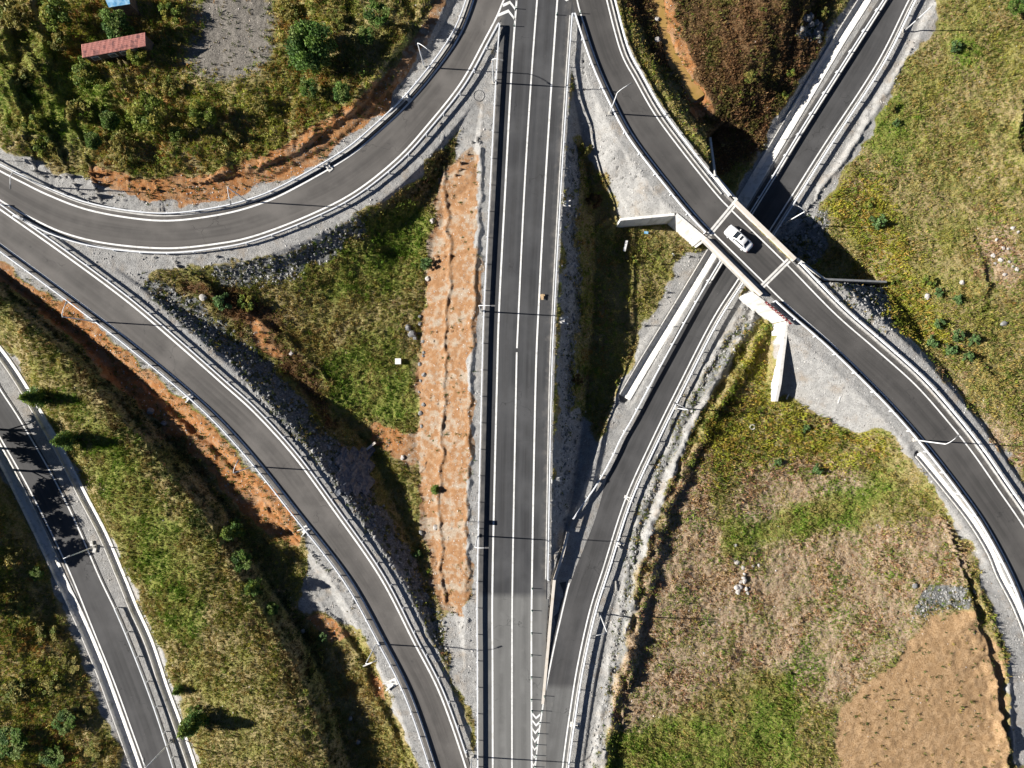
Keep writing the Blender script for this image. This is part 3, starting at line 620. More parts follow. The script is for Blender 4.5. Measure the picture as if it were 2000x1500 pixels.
gravel = two((.30, .297, .287), (.39, .385, .37), n_mid); gravel = mixc(nt, math_(nt, 'MULTIPLY', ramp(nt, noise(nt, .32, 6, None, .65), .50, .72), .7), gravel, (.30, .245, .185)); gravel = mixc(nt, math_(nt, 'MULTIPLY', ramp(nt, n_big, .52, .7), .6), gravel, (.40, .385, .36))
gravel = mixc(nt, ramp(nt, n_f, .50, .66), gravel, (.20, .196, .185)); gravel = mixc(nt, ramp(nt, n_ff, .60, .72), gravel, (.50, .485, .46))
st = N(nt, 'ShaderNodeMapping'); st.inputs['Scale'].default_value = (.10, .34, .1); nt.links.new(nt.nodes['pos'].outputs['Position'], st.inputs[0])
n_st = noise(nt, 1.1, 5, st.outputs[0], .6)
cutf = N(nt, 'ShaderNodeAttribute', attribute_name='cut_slope').outputs['Fac']
orange = two((.36, .155, .055), (.42, .22, .095), n_mid); orange = mixc(nt, math_(nt, 'MULTIPLY', cutf, .8), orange, two((.26, .152, .08), (.325, .208, .122), n_mid)); orange = mixc(nt, ramp(nt, n_f, .50, .68), orange, (.19, .095, .04))
wash = math_(nt, 'MULTIPLY', ramp(nt, math_(nt, 'ADD', math_(nt, 'MULTIPLY', n_st, .55), math_(nt, 'MULTIPLY', n_mid, .45)), .47, .60), math_(nt, 'MULTIPLY_ADD', cutf, .62, .25))
orange = mixc(nt, math_(nt, 'MULTIPLY', ramp(nt, n_ff, .52, .66), .45), orange, (.15, .08, .038)); orange = mixc(nt, wash, orange, two((.29, .24, .18), (.35, .30, .24), n_f))
c = earth
for src, col_, sepn in ((mb, green, (sb_, 0)), (mb, brown, (sb_, 1)), (mb, dry, (sb_, 2))):
    c = mixc(nt, edge_mask(sepn[0].outputs[sepn[1]], 1.1, .3, .7), c, col_)
c = mixc(nt, edge_mask(mb.outputs['Alpha'], 1.0), c, ash)
c = mixc(nt, edge_mask(ma.outputs['Alpha'], .7), c, rip_c)
c = mixc(nt, edge_mask(sa.outputs[2], .9), c, tan)
c = mixc(nt, edge_mask(sa.outputs[0], .55), c, gravel)
c = mixc(nt, edge_mask(sa.outputs[1], .8), c, orange)
f = math_(nt, 'MULTIPLY', math_(nt, 'MULTIPLY_ADD', n_ff, 1.0, .5), math_(nt, 'MULTIPLY_ADD', n_f, .5, .75))
sc_ = N(nt, 'ShaderNodeVectorMath', operation='SCALE'); nt.links.new(c, sc_.inputs[0]); nt.links.new(f, sc_.inputs['Scale'])
nt.links.new(sc_.outputs[0], b.inputs['Base Color'])
bump(nt, b, math_(nt, 'ADD', n_ff, n_f), .14, .85); M['ground'] = m

nxg, nyg = len(ax), len(ay); idx = np.arange(nxg * nyg).reshape(nyg, nxg)
F = np.stack([idx[:-1, :-1], idx[:-1, 1:], idx[1:, 1:], idx[1:, :-1]], -1).reshape(-1, 4)
g = np_mesh('ground', np.column_stack([GX.ravel(), GY.ravel(), Zg.ravel()]), F, M['ground'], smooth=True,
            col={'cover_a': np.stack([mk['gravel'], mk['orange'], mk['tan'], mk['riprap']], -1).reshape(-1, 4),
                 'cut_slope': (1 - sstep(7.5, 9.0, np.abs(GX + 9))).ravel().astype(np.float32), 'cover_b': np.stack([mk['green'], mk['brown'], mk['dry'], mk['ash']], -1).reshape(-1, 4)})
tag(g, kind='structure')

# ------------------------------------------------------------------ road surfaces, kerbs and paint
def pave(r, aged_from=None):
    eL = r['edgeL'] if r['edgeL'] is not None else offs(r['L'], r['oL']); eR = offs(r['R'], -r['oR'])
    k = 13; t = np.linspace(0, 1, k)
    V = eL[:, None, :] * (1 - t)[None, :, None] + eR[:, None, :] * t[None, :, None]; V[..., 2] += r['zoff']
    n = len(eL); wdt = np.linalg.norm((eL - eR)[:, :2], axis=1)
    s = np.concatenate([[0], np.cumsum(np.linalg.norm(np.diff(r['C'][:, :2], axis=0), axis=1))])
    across = wdt[:, None] * t[None, :]; along = np.repeat(s[:, None], k, 1)
    aged = np.zeros((n, k))
    if aged_from is not None:
        py = 750 - V[..., 1] * FPX / (CAM_H - V[..., 2]); aged = (py > aged_from).astype(float)
    i = np.arange((n - 1) * k).reshape(n - 1, k)[:, :-1].ravel()
    F = np.column_stack([i, i + 1, i + k + 1, i + k])
    o = np_mesh(r['name'], V.reshape(-1, 3), F, M[r['mat']], col={'across': across.ravel(), 'along': along.ravel(), 'frac': (t[None, :] + 0 * along).ravel(), 'aged': aged.ravel()})
    return tag(o, kind='structure')
diag['edgeL'] = None
roads_o = {}
for r in ROADS: roads_o[r['name']] = pave(r, 1166 if r is main else (1345 if r is diag else None))
def patch(name, pts, mat, z, parent=None, aged=0.):
    p = W(pts, 0) if len(pts[0]) == 2 else W(pts)
    me = bpy.data.meshes.new(name); me.from_pydata([(x, y, q + z) for x, y, q in p], [], [tuple(range(len(p)))]); me.update()
    for nm in ('across', 'along', 'aged', 'frac'):
        at = me.attributes.new(nm, 'FLOAT', 'POINT')
        at.data.foreach_set('value', np.array([v[0] if nm == 'across' else (v[1] if nm == 'along' else (.3 if nm == 'frac' else aged)) for v in p], np.float32))
    bm = bmesh.new(); bm.from_mesh(me)
    for f_ in bm.faces:
        if f_.normal.z < 0: f_.normal_flip()
    bmesh.ops.triangulate(bm, faces=bm.faces); bm.to_mesh(me); bm.free()
    o = bpy.data.objects.new(name, me); COL.objects.link(o); me.materials.append(M[mat])
    if parent: o.parent = parent
    return o
patch('gore_paving', [(1020, -60), (1004, 44), (980, 44), (970, 36), (1010, -60)], 'asphalt_main', -.006, roads_o['main_road'])
patch('gore_paving', [(1080, -60), (1080, 25), (1110, 30), (1124, 30), (1140, 35), (1130, -60)], 'asphalt_main', -.010, roads_o['main_road'])
patch('gore_paving', [(1030, 1372), (1080, 1372), (1070, 1600), (1030, 1600)], 'asphalt_main', -.006, roads_o['main_road'], 1.)
patch('gore_paving', [(-60, 340), (22, 402), (18, 416), (-60, 380)], 'asphalt_ramp', .002, roads_o['loop_ramp'])
sh_pts = [(a, b, ZD(b)) for a, b in [(1106, 1136), (1082, 1140), (1076, 1200), (1068, 1290), (1059, 1376), (1072, 1376), (1080, 1300), (1098, 1216)]]
patch('shoulder_paving', sh_pts, 'asphalt_low', -.006, roads_o['lower_road'])
# shoulder of the main road up to the retaining wall
patch('shoulder_paving', [(1036, 1170), (1071, 1170), (1066, 1250), (1061, 1310), (1054, 1376), (1036, 1376)], 'asphalt_main', .004, roads_o['main_road'], 1.)

def paint(line, r, o=0.0, wd=.16, z=.022, a=0., b=1., name='road_marking'):
    n = len(line); p = offs(line[int(a * (n - 1)):int(b * (n - 1)) + 1], o)
    return sweep(name, p, [(wd / 2, r['zoff'] + z), (-wd / 2, r['zoff'] + z)], M['paint'], roads_o[r['name']])
for r in ROADS:
    if r is main:
        paint(r['L'], r, wd=.26); paint(r['R'], r, wd=.27)
        mid = spline(W([(1054, -60), (1049, 0), (1037.8, 150), (1024, 375), (1009.6, 680)])); paint(mid, r, wd=.24)
        paint(spline(W([(1009.2, 688), (1008, 750), (1001, 1125), (1000, 1300), (1000, 1600)])), r, wd=.24)
    else:
        wd = .26 if r in (loop, leftr) else .22
        paint(r['L'], r, wd=wd)
        if r is diag:
            q = r['R'].copy(); py = 750 - q[:, 1] * FPX / (CAM_H - q[:, 2]); q[:, :2] += normals(q) * (.5 * sstep(960, 860, py))[:, None]; paint(q, r, wd=wd)
        else: paint(r['R'], r, wd=wd)
# hatched gores
def chevron(c, L_, Rt, th=.55):
    """V arrow: apex pixel c, arm ends L_ and Rt, thickness in px of the arms along the road"""
    (cx, cy), (lx, ly), (rx, ry) = c, L_, Rt
    v = [(lx, ly), (cx, cy), (rx, ry), (rx, ry + th), (cx, cy + th), (lx, ly + th)]
    p = W(v); me = bpy.data.meshes.new('chevron_marking'); me.from_pydata([(x, y, .034) for x, y, z in p], [], [(0, 1, 4, 5), (1, 2, 3, 4)]); me.update()
    bm = bmesh.new(); bm.from_mesh(me)
    for f_ in bm.faces:
        if f_.normal.z < 0: f_.normal_flip()
    bm.to_mesh(me); bm.free()
    o = bpy.data.objects.new('chevron_marking', me); COL.objects.link(o); me.materials.append(M['paint']); o.parent = roads_o['main_road']
for (c, l, rr, th) in [((993, 18.5), (973, 27), (1006.5, 36), 6), ((996, 1.5), (982, 8), (1008, 17), 6), ((998.5, -15), (990, -11), (1010, -3), 6),
                       ((1106, -4), (1098, -12), (1116, -10), 7),
                       ((1047, 1400), (1040, 1391.5), (1055, 1393), 5), ((1047, 1414), (1040, 1405), (1055, 1407), 5), ((1045.5, 1429), (1040, 1421), (1052, 1421), 5), ((1044.5, 1446), (1040, 1437), (1051, 1438), 5),
                       ((1044, 1462), (1040, 1455), (1049, 1456), 4.5), ((1043, 1478), (1040, 1471), (1046.5, 1473), 4), ((1042, 1493), (1040, 1487), (1045, 1488), 4)]:
    chevron(c, l, rr, th)
# ------------------------------------------------------------------ guardrails
RAIL_PROF = [(-.10, .44), (.02, .46), (-.06, .53), (.02, .60), (-.06, .67), (.02, .745), (-.10, .765), (-.13, .60)]
RAIL_PROF = [(.09, .45), (.02, .53), (.09, .60), (.02, .68), (.09, .765), (-.07, .765), (-.09, .60), (-.07, .45)]
post_m = {}
def post_mesh():
    mb = MB().box(0, 0, .1, .12, .16, 1.3); mb.box(0, .07, .66, .11, .14, .22)
    o = mb.build('post', M['galv']); me = o.data; bpy.data.objects.remove(o); return me
POST = post_mesh()
def guardrail(p, label, face=1, step=4.0, group='galvanised guardrails along the roads'):
    """p: world polyline at road level under the beam; face=+1 beam bulges to the left of the line, -1 to the right"""
    o0 = tuple(p[0]); root = empty('guardrail', o0, 0, label, 'guardrail', group)
    prof = [(o * face, z) for o, z in RAIL_PROF]
    sweep('rail', p, prof, M['galv'], root, closed=True, origin=o0)
    q = resample(p, step=step); nn = normals(q)
    for i in range(len(q)):
        if i >= 99: break
        o = bpy.data.objects.new('post', POST); COL.objects.link(o); o.parent = root
        o.location = (q[i][0] - o0[0] - nn[i][0] * .12 * face, q[i][1] - o0[1] - nn[i][1] * .12 * face, q[i][2] - o0[2])
        o.rotation_euler = (0, 0, atan2(nn[i][1] * face, nn[i][0] * face) - pi / 2)
    return root
def cut(line, o, ya=None, yb=None, xa=None, xb=None, zo=0.):
    p = offs(line, o); s = FPX / (CAM_H - p[:, 2]); px = 1000 + p[:, 0] * s; py = 750 - p[:, 1] * s
    k = np.ones(len(p), bool)
    if ya is not None: k &= py >= ya
    if yb is not None: k &= py <= yb
    if xa is not None: k &= px >= xa
    if xb is not None: k &= px <= xb
    q = p[k].copy(); q[:, 2] += zo; return q
guardrail(cut(main['L'], 2.42, 30, 1138), 'steel guardrail on the right edge of the straight main road', -1)
guardrail(cut(main['R'], -2.3, 46), 'steel guardrail along the straight main road above the orange slope', 1)
guardrail(cut(loop['L'], .85, 44, None, 24), 'steel guardrail on the outer edge of the curved ramp, above the stone slope', -1)
guardrail(cut(loop['R'], -1.0), 'steel guardrail on the inner edge of the curved ramp, below the wooded bank', 1)
guardrail(cut(leftr['L'], .8, None, 1476, 6), 'steel guardrail on the diagonal left ramp towards the triangle meadow', -1)
guardrail(cut(leftr['R'], -.8), 'steel guardrail on the orange bank side of the diagonal left ramp', 1)
guardrail(cut(ramp_e['L'], 1.12, None, 392, None, 1440), 'steel guardrail between the bridge ramp and the brown hill', -1)
guardrail(cut(ramp_e['L'], 1.4, 512, None, 1556), 'steel guardrail on the outer edge of the curve south of the bridge', -1)
guardrail(cut(ramp_e['R'], -.95, 30, 462), 'steel guardrail between the bridge ramp and the gravel wedge', 1)
guardrail(cut(ramp_e['R'], -.95, 588), 'steel guardrail on the inner edge of the curve south of the bridge', 1)
fl = spline([P(a, c_, ZD(c_)) for a, c_ in [(1119, 1012), (1139, 982), (1161, 951), (1182, 916)]]); dl = cut(diag['R'], 0.0, None, 890)[::-1]
guardrail(resample(np.vstack([fl, dl]), step=1.0)[::-1], 'steel guardrail with flared end beside the concrete drain of the lower road', 1)
guardrail(cut(diag['L'], .85), 'steel guardrail between the lower road and the heaped gravel', -1)
guardrail(cut(lowleft['L'], .42, 1184), 'steel guardrail starting half way down the narrow side road', -1)

# kerbs
def kerb(line, o, r, name='kerb', **kw):
    p = cut(line, o, **kw)
    return sweep(name, p, [(.09, -.1), (.09, .13), (-.09, .13), (-.09, -.1)], M['kerb'], roads_o[r['name']], closed=True, caps=True)
kerb(ramp_e['L'], .62, ramp_e, yb=388); kerb(ramp_e['L'], 1.12, ramp_e, ya=516)
kerb(diag['L'], .62, diag); kerb(main['L'], 2.12, main, ya=30, yb=1138);
kerb(leftr['L'], .62, leftr, yb=1480, xa=10); kerb(loop['L'], .62, loop, ya=46, xa=26); kerb(loop['R'], -.72, loop)

# ------------------------------------------------------------------ concrete drains
for nm, pts, w2, dep, lab in DRAINS:
    p = spline(pts, 1.0); o0 = tuple(p[0]); n = len(p)
    prof = [(-w2 - .14, -.12), (-w2 - .14, .05), (-w2, .05), (-w2 + .06, -dep), (-w2 * .05, -dep), (w2, .05), (w2 + .14, .05), (w2 + .14, -.12)]
    ch = sweep(nm, p, prof, M['concrete_white'], origin=o0); ch.location = o0
    tag(ch, lab, 'drain', 'concrete drains beside the roads')

# ------------------------------------------------------------------ bridge with abutments and wing walls
E0 = np.array
def pxw(px, py, z): return E0(P(px, py, z))
br = empty('bridge', tuple(pxw(1433, 478, 0)), 0, 'short concrete road bridge carrying the ramp and a white car over the lower road', 'bridge')
B0 = E0(br.location)
def prism(name, corners, z0, z1, mat, parent=None, origin=(0, 0, 0), ztops=None):
    o = E0(origin); k = len(corners); v = []
    for i, c_ in enumerate(corners): v.append((c_[0] - o[0], c_[1] - o[1], z0 - o[2]))
    for i, c_ in enumerate(corners): v.append((c_[0] - o[0], c_[1] - o[1], (ztops[i] if ztops else z1) - o[2]))
    mb = MB(); mb.add(v, [tuple(range(k))[::-1], tuple(range(k, 2 * k))] + [(i, (i + 1) % k, k + (i + 1) % k, k + i) for i in range(k)])
    return mb.build(name, mat, parent)
j1s, j1n, j2s, j2n = pxw(1374, 470, 0), pxw(1441, 391, 0), pxw(1482, 578, 0), pxw(1555, 505, 0)
prism('deck', [j1s, j2s, j2n, j1n], -1.0, -.07, M['concrete'], br, B0)
ev = (j2s - j1s) / np.linalg.norm(j2s - j1s); cv = (j1n - j1s) / np.linalg.norm(j1n - j1s)
for k in range(4):
    a = j1s + (j1n - j1s) * (.12 + .25 * k); c2 = j2s + (j2n - j2s) * (.12 + .25 * k)
    prism('girder', [a + ev * .9, c2 - ev * .9, c2 - ev * .9 + cv * .6, a + ev * .9 + cv * .6], -1.75, -1.003, M['concrete'], br, B0)
for nm, a, c2, ins in (('parapet', (1376, 467), (1486, 577), 1), ('parapet', (1440, 390), (1557, 503), -1)):
    A = pxw(*a, .78); C2 = pxw(*c2, .78); d = (C2 - A) / np.linalg.norm(C2 - A); nrm = E0((-d[1], d[0], 0)) * ins; t = .42 if ins > 0 else .62
    pp = prism(nm, [A, C2, C2 + nrm * t, A + nrm * t], -.95, .78 if ins > 0 else .55, M['concrete_rust'], br, B0)
A = pxw(1447, 404, 0); C2 = pxw(1547, 503, 0); d = (C2 - A) / np.linalg.norm(C2 - A); nrm = E0((d[1], -d[0], 0)); k = 40; vv = []
for i in range(k + 1):
    p_ = A + (C2 - A) * i / k; w_ = .25 + .6 * float(fbm(i * .5, 3., 1.6, 3, 88)); vv += [tuple(p_ - B0 + E0((0, 0, .05))), tuple(p_ + nrm * w_ - B0 + E0((0, 0, .018)))]
MB().add(vv, [(2 * i, 2 * i + 1, 2 * i + 3, 2 * i + 2) for i in range(k)]).build('dirt_strip', simple('mossy_dirt', (.30, .25, .14), (.14, .15, .05), 2.5, .95, lo=.45, hi=.6), br)
for a, c2 in (((1385, 458), (1439, 393)), ((1488, 560), (1541, 508))):
    A = pxw(*a, .0); C2 = pxw(*c2, .0); d = (C2 - A) / np.linalg.norm(C2 - A); nrm = E0((-d[1], d[0], 0)) * .40
    j = prism('expansion_joint', [A - nrm, C2 - nrm, C2 + nrm, A + nrm], -.05, .022, M['concrete_white'], br, B0)
    g_ = prism('joint_gap', [A - nrm * .18, C2 - nrm * .18, C2 + nrm * .18, A + nrm * .18], .0, .026, M['lamp_head'], j, (0, 0, 0)); g_.location = -B0
for (a, c2, s) in ((j1s, j1n, -1), (j2s, j2n, 1)):
    prism('abutment', [a + ev * .3 * s, c2 + ev * .3 * s, c2 + ev * 1.1 * s, a + ev * 1.1 * s][::1], -8, -1.003, M['concrete_white'], br, B0)
def wing_wall(label, pts, zb, thick, mat='concrete_white', name='wing_wall', group='wing walls of the bridge'):
    """pts [(px, py, ztop)]; thickness to the left of the direction of travel"""
    p = np.array(W(pts)); n = normals(p); q = p.copy(); q[:, :2] += n * thick; k = len(p); o0 = E0((p[0][0], p[0][1], zb))
    V = np.vstack([p, q, np.column_stack([p[:, :2], np.full(k, zb)]), np.column_stack([q[:, :2], np.full(k, zb)])]) - o0
    mb = MB(); F = []
    for i in range(k - 1):
        F += [(i, i + 1, k + i + 1, k + i), (2 * k + i, 3 * k + i, 3 * k + i + 1, 2 * k + i + 1), (i, 2 * k + i, 2 * k + i + 1, i + 1), (k + i, k + i + 1, 3 * k + i + 1, 3 * k + i)]
    F += [(0, k, 3 * k, 2 * k), (k - 1, 3 * k - 1, 4 * k - 1, 2 * k - 1)]
    o = mb.add([tuple(v) for v in V], F).build(name, M[mat], loc=tuple(o0)); return tag(o, label, 'wall', group)
wing_wall('bright concrete wing wall facing the sun just north-west of the bridge, under the guardrail', [(1378, 470, .12), (1319, 420.5, .12)][::-1], -7, .45)
wing_wall('bluish tapering concrete wing wall running level to the left, with grown ground at its foot', [(1212, 431, -.9), (1317.5, 421, .1)], -7, .4)
wing_wall('bright concrete wing wall with a red banner on top, just south of the bridge', [(1466, 574, .12), (1534, 626, .12)], -7, .45)
wing_wall('white concrete wing wall tapering downwards to a point at the gravel apron', [(1535, 627.5, .1), (1527, 690, -1.0), (1520, 750, -2.2), (1513, 784, -3.7)], -7, .5)
wing_wall('thin white wing wall end standing in the deep shade north of the bridge', [(1385, 268, -2.6), (1395, 342, -.1), (1438, 392, .05)], -7, .35)
wing_wall('low shaded wing wall running level to the right, below a slope of grey stones', [(1556, 506, .05), (1611, 547, -.2), (1732, 552, -4.6)], -8, .3)
wing_wall('long retaining wall with beige top between the main road and the lower road', [(x, y, zt) for (x, y), zt in zip(WALL_LINE, (-.9, -.35, .05, .06, .06, .06))][::-1], -5, -.42, 'concrete_rust', 'retaining_wall', None)

# red banner with white writing, laid along the guardrail by the bridge
A, C2 = pxw(1496, 588, .85), pxw(1548, 632, .85); d = (C2 - A); Ln = float(np.linalg.norm(d)); d /= Ln
bn = empty('banner', tuple(A), atan2(d[1], d[0]), 'red cloth banner with white lettering tied behind the guardrail above the bright wall', 'banner')
mb = MB(); k = 40
vv = []
for i in range(k + 1):
    x = Ln * i / k; wv = .05 * sin(i * 1.3) + .03 * sin(i * 2.9)
    vv += [(x, -.02 + wv, .0), (x, -.16 + wv - .05, -.40)]
mb.add(vv, [(2 * i, 2 * i + 1, 2 * i + 3, 2 * i + 2) for i in range(k)]); mb.build('cloth', M['red_cloth'], bn)
for c_i in range(8):                                 # unreadable white characters, as the photo shows them
    x0 = .35 + c_i * (Ln - .6) / 8; mb = MB()
    for q in range(4):
        xx = x0 + R.uniform(0, .28); t0 = R.uniform(.15, .5); t1 = t0 + R.uniform(.12, .3)
        mb.add([(xx, -.02 - .19 * t0 - .05, -.40 * t0 + .02), (xx + .07, -.02 - .19 * t0 - .05, -.40 * t0 + .02), (xx + .07, -.02 - .19 * t1 - .05, -.40 * t1 + .02), (xx, -.02 - .19 * t1 - .05, -.40 * t1 + .02)], [(0, 1, 2, 3)])
    mb.build('letter', M['white'], bn)

# ------------------------------------------------------------------ street lamps
lamp_pole = MB().tube([(0, 0, .25), (0, 0, 4), (0, 0, 7.9)], [.11, .09, .065], 10).build('pole', M['pole'], smooth=True); LP = lamp_pole.data; bpy.data.objects.remove(lamp_pole)
lb = MB().box(0, 0, .08, .55, .55, .4); lb.box(0, 0, .3, .34, .34, .05); lb = lb.build('base', M['concrete'], bevel=.02); LB = lb.data; bpy.data.objects.remove(lb)
hd = MB().box(.3, 0, 0, .72, .24, .12, 0, .8, .7).build('lamp_head', M['lamp_head'], bevel=.03); LH = hd.data; bpy.data.objects.remove(hd)
def lamp(bx, by, tx, ty, label, z=None):
    g0 = E0(PG(bx, by)); 
    if z is not None: g0 = E0(P(bx, by, z))
    root = empty('street_lamp', tuple(g0), 0, label, 'street lamp', 'street lamps along the ramps')
    for nm, me in (('base', LB), ('pole', LP)):
        o = bpy.data.objects.new(nm, me); COL.objects.link(o); o.parent = root
    zt = g0[2] + 8.6; T = E0(P(tx, ty, zt)) - g0; top = E0((0, 0, 7.85)); L = np.hypot(T[0], T[1]); dr = E0((T[0], T[1], 0)) / max(L, .1)
    L = min(max(L, 1.0), 3.4); pts = []
    for i in range(9):
        t = i / 8; pts.append(tuple(top + dr * L * (t ** 1.25) + E0((0, 0, .75 * (1 - (1 - t) ** 2.2)))))
    MB().tube(pts, [.06 - .018 * i / 8 for i in range(9)], 8).build('arm', M['pole'], root, True)
    h = bpy.data.objects.new('lamp_head', LH); COL.objects.link(h); h.parent = root; h.location = pts[-1]; h.rotation_euler = (0, -.1, atan2(dr[1], dr[0]))
lamp(829, 132, 836, 97, 'pale street lamp on the inner bank of the curved ramp near its top end')
lamp(964, 162, 975, 116, 'pale street lamp on the gravel wedge above a dark cable ring')
lamp(1191, 222, 1227, 166, 'pale street lamp with long arm over the bridge ramp, north of the bridge')
lamp(1766, 61, 1790, 40, 'pale street lamp on the gravel verge at the upper right end of the lower road')
lamp(940, 608, 960, 597, 'pale street lamp left of the main road, at the middle of the orange slope')
lamp(485, 394, 449, 392, 'pale street lamp on the inner side of the curved ramp, at its lowest bend')
lamp(95, 366, 20, 361, 'pale street lamp on the gravel above the left end of the curved ramp')
lamp(185, 628, 127, 596, 'pale street lamp beside the upper part of the diagonal left ramp')
lamp(495, 911, 462, 905, 'pale street lamp on the orange bank beside the middle of the diagonal left ramp')
lamp(735, 1257, 729, 1293, 'pale street lamp beside the lower part of the diagonal left ramp')
lamp(922, 1477, 925, 1512, 'pale street lamp in the gravel tip between left ramp and main road')
lamp(186, 1067, 126, 1090, 'pale street lamp between two white slabs on the gravel of the side road')
lamp(336, 1446, 281, 1488, 'pale street lamp next to a tree at the bottom of the side road')
lamp(1321, 797, 1322, 789, 'pale street lamp of the lower road nearest to the pale tyre')
lamp(1172, 1200, 1164, 1241, 'pale street lamp on the heaped gravel of the lower road, beside the big dry field')
lamp(1786, 859, 1867, 855, 'pale street lamp with long arm over the curve south of the bridge')
lamp(933, 1046, 948, 1070, 'pale street lamp left of the main road, near the lower end of the orange slope')
lamp(1533, 436, 1558, 402, 'pale street lamp standing in the shade of the bridge by the lower road')

# small signs on posts
def sign(px, py, h, label, rnd=True):
    g0 = PG(px, py); root = empty('road_sign', g0, 0, label, 'road sign', 'small signs beside the roads')
    MB().tube([(0, 0, -.2), (0, 0, h)], .045, 8).build('post', M['pole'], root)
    pl = MB().tube([(-.03, .0, h - .25), (.03, .0, h - .25)], .38, 20) if rnd else MB().box(0, 0, h - .3, .06, .7, .6)
    pl.build('panel', M['white'], root)
sign(11, 314, 2.2, 'small round white road sign on the gravel at the far left edge')
sign(914, 1018, 2.2, 'small square white sign on a post at the top of the orange slope', False)
sign(1077, 938, 1.4, 'small round white sign on the main road edge by a shaded gravel pit')
# ------------------------------------------------------------------ flexible delineator posts
dpost = empty('delineator_post', (0, 0, -50))
MB().tube([(0, 0, 0), (0, 0, .04)], [.13, .11], 10).build('base', M['black'], dpost)
MB().tube([(0, 0, .04), (0, 0, .72)], [.05, .05], 10).build('tube', M['post_green'], dpost)
MB().tube([(0, 0, .50), (0, 0, .60)], [.054, .054], 10).build('reflective_band', M['white'], dpost)
first = True
ordw = ['topmost', 'second', 'third', 'fourth', 'fifth', 'sixth', 'seventh', 'eighth', 'ninth']
rows = [([(1039.5, 1149), (1039, 1192), (1038.5, 1236), (1038.5, 1279), (1038, 1322), (1038, 1366), (1039, 1388)], '%s green delineator post along the main road beside the retaining wall'),
        ([(1063, 1359), (1058.5, 1388), (1054.5, 1411), (1051.5, 1432.5), (1048.5, 1454), (1047, 1475), (1045, 1497)], '%s green delineator post along the lower road left line, by the bottom arrows'),
        ([(1008, 17), (1004.5, 51)], '%s green delineator post beside the white arrows at the top edge'),
        ([(1087.5, 29)], 'single green delineator post on the right line of the main road near the top edge'),
        ([(1133, 26)], 'green delineator post at the very tip of the gravel wedge by the bridge ramp')]
for pts, lab in rows:
    for i, (x, y) in enumerate(pts):
        l_ = lab % ordw[i] if '%s' in lab else lab; loc = P(x, y, .025)
        if first: dpost.location = loc; tag(dpost, l_, 'delineator', 'green delineator posts'); first = False
        else: tag(dup(dpost, loc, 0, l_, 'green delineator posts'), None, 'delineator')
# ------------------------------------------------------------------ concrete inlets (chutes) on the verges
def chute(px, py, rz, label, sc=1.):
    x, y, z = PG(px, py); root = empty('drain_inlet', (x, y, z + .02), radians(rz), label, 'drain inlet', 'concrete drain inlets on the verges')
    MB().box(0, 0, 0, 1.5 * sc, 1.0 * sc, .28).build('slab', M['concrete_white'], root, bevel=.03)
    mb = MB().box(.55 * sc, .38 * sc, .2, 1.3 * sc, .16, .3, .25); mb.box(.55 * sc, -.38 * sc, .2, 1.3 * sc, .16, .3, -.25); mb.build('side_wall', M['concrete_white'], root)
chute(1094, 626, 0, 'white concrete drain inlet on the right verge of the main road, half way down', 1.0)
chute(1102, 398, 0, 'white concrete drain inlet on the right verge of the main road, level with the bridge', .8)
chute(371, 775, 215, 'white concrete drain inlet on the left ramp verge above bare orange soil', .8)
chute(598, 1033, 215, 'beige concrete drain inlet on the left ramp verge beside a pale gravel patch', 1.0)
chute(766, 1334, 205, 'broken white concrete drain inlet on the lower verge of the left ramp', 1.1)
chute(643, 328, 130, 'white concrete drain inlet on the inner verge of the curved ramp, at the lower bend', .8)
chute(797, 193, 140, 'white concrete drain inlet on the inner verge of the curved ramp, at mid height', .7)
chute(1121, 1415, -10, 'white concrete drain inlet breaking the east guardrail near the bottom of the lower road', .8)
chute(1205, 1062, -20, 'white concrete drain inlet breaking the east guardrail beside the start of the retaining wall', .8)
chute(1224, 972, -25, 'small white concrete drain inlet at the east kerb of the lower road', .6)
chute(1087, 935, 0, 'small pale drain inlet on the right verge of the main road above the shaded pit', .6)
def slab(px, py, rz, label):
    x, y, z = PG(px, py); o = MB().box(0, 0, .1, .75, .5, .3).build('concrete_slab', M['concrete_white'], bevel=.03, loc=(x, y, z)); o.rotation_euler = (0, 0, radians(rz)); tag(o, label, 'slab')
slab(180, 1061, 100, 'white concrete slab just above the lamp base on the side road gravel'); slab(186, 1074, 80, 'white concrete slab just below the lamp base on the side road gravel')

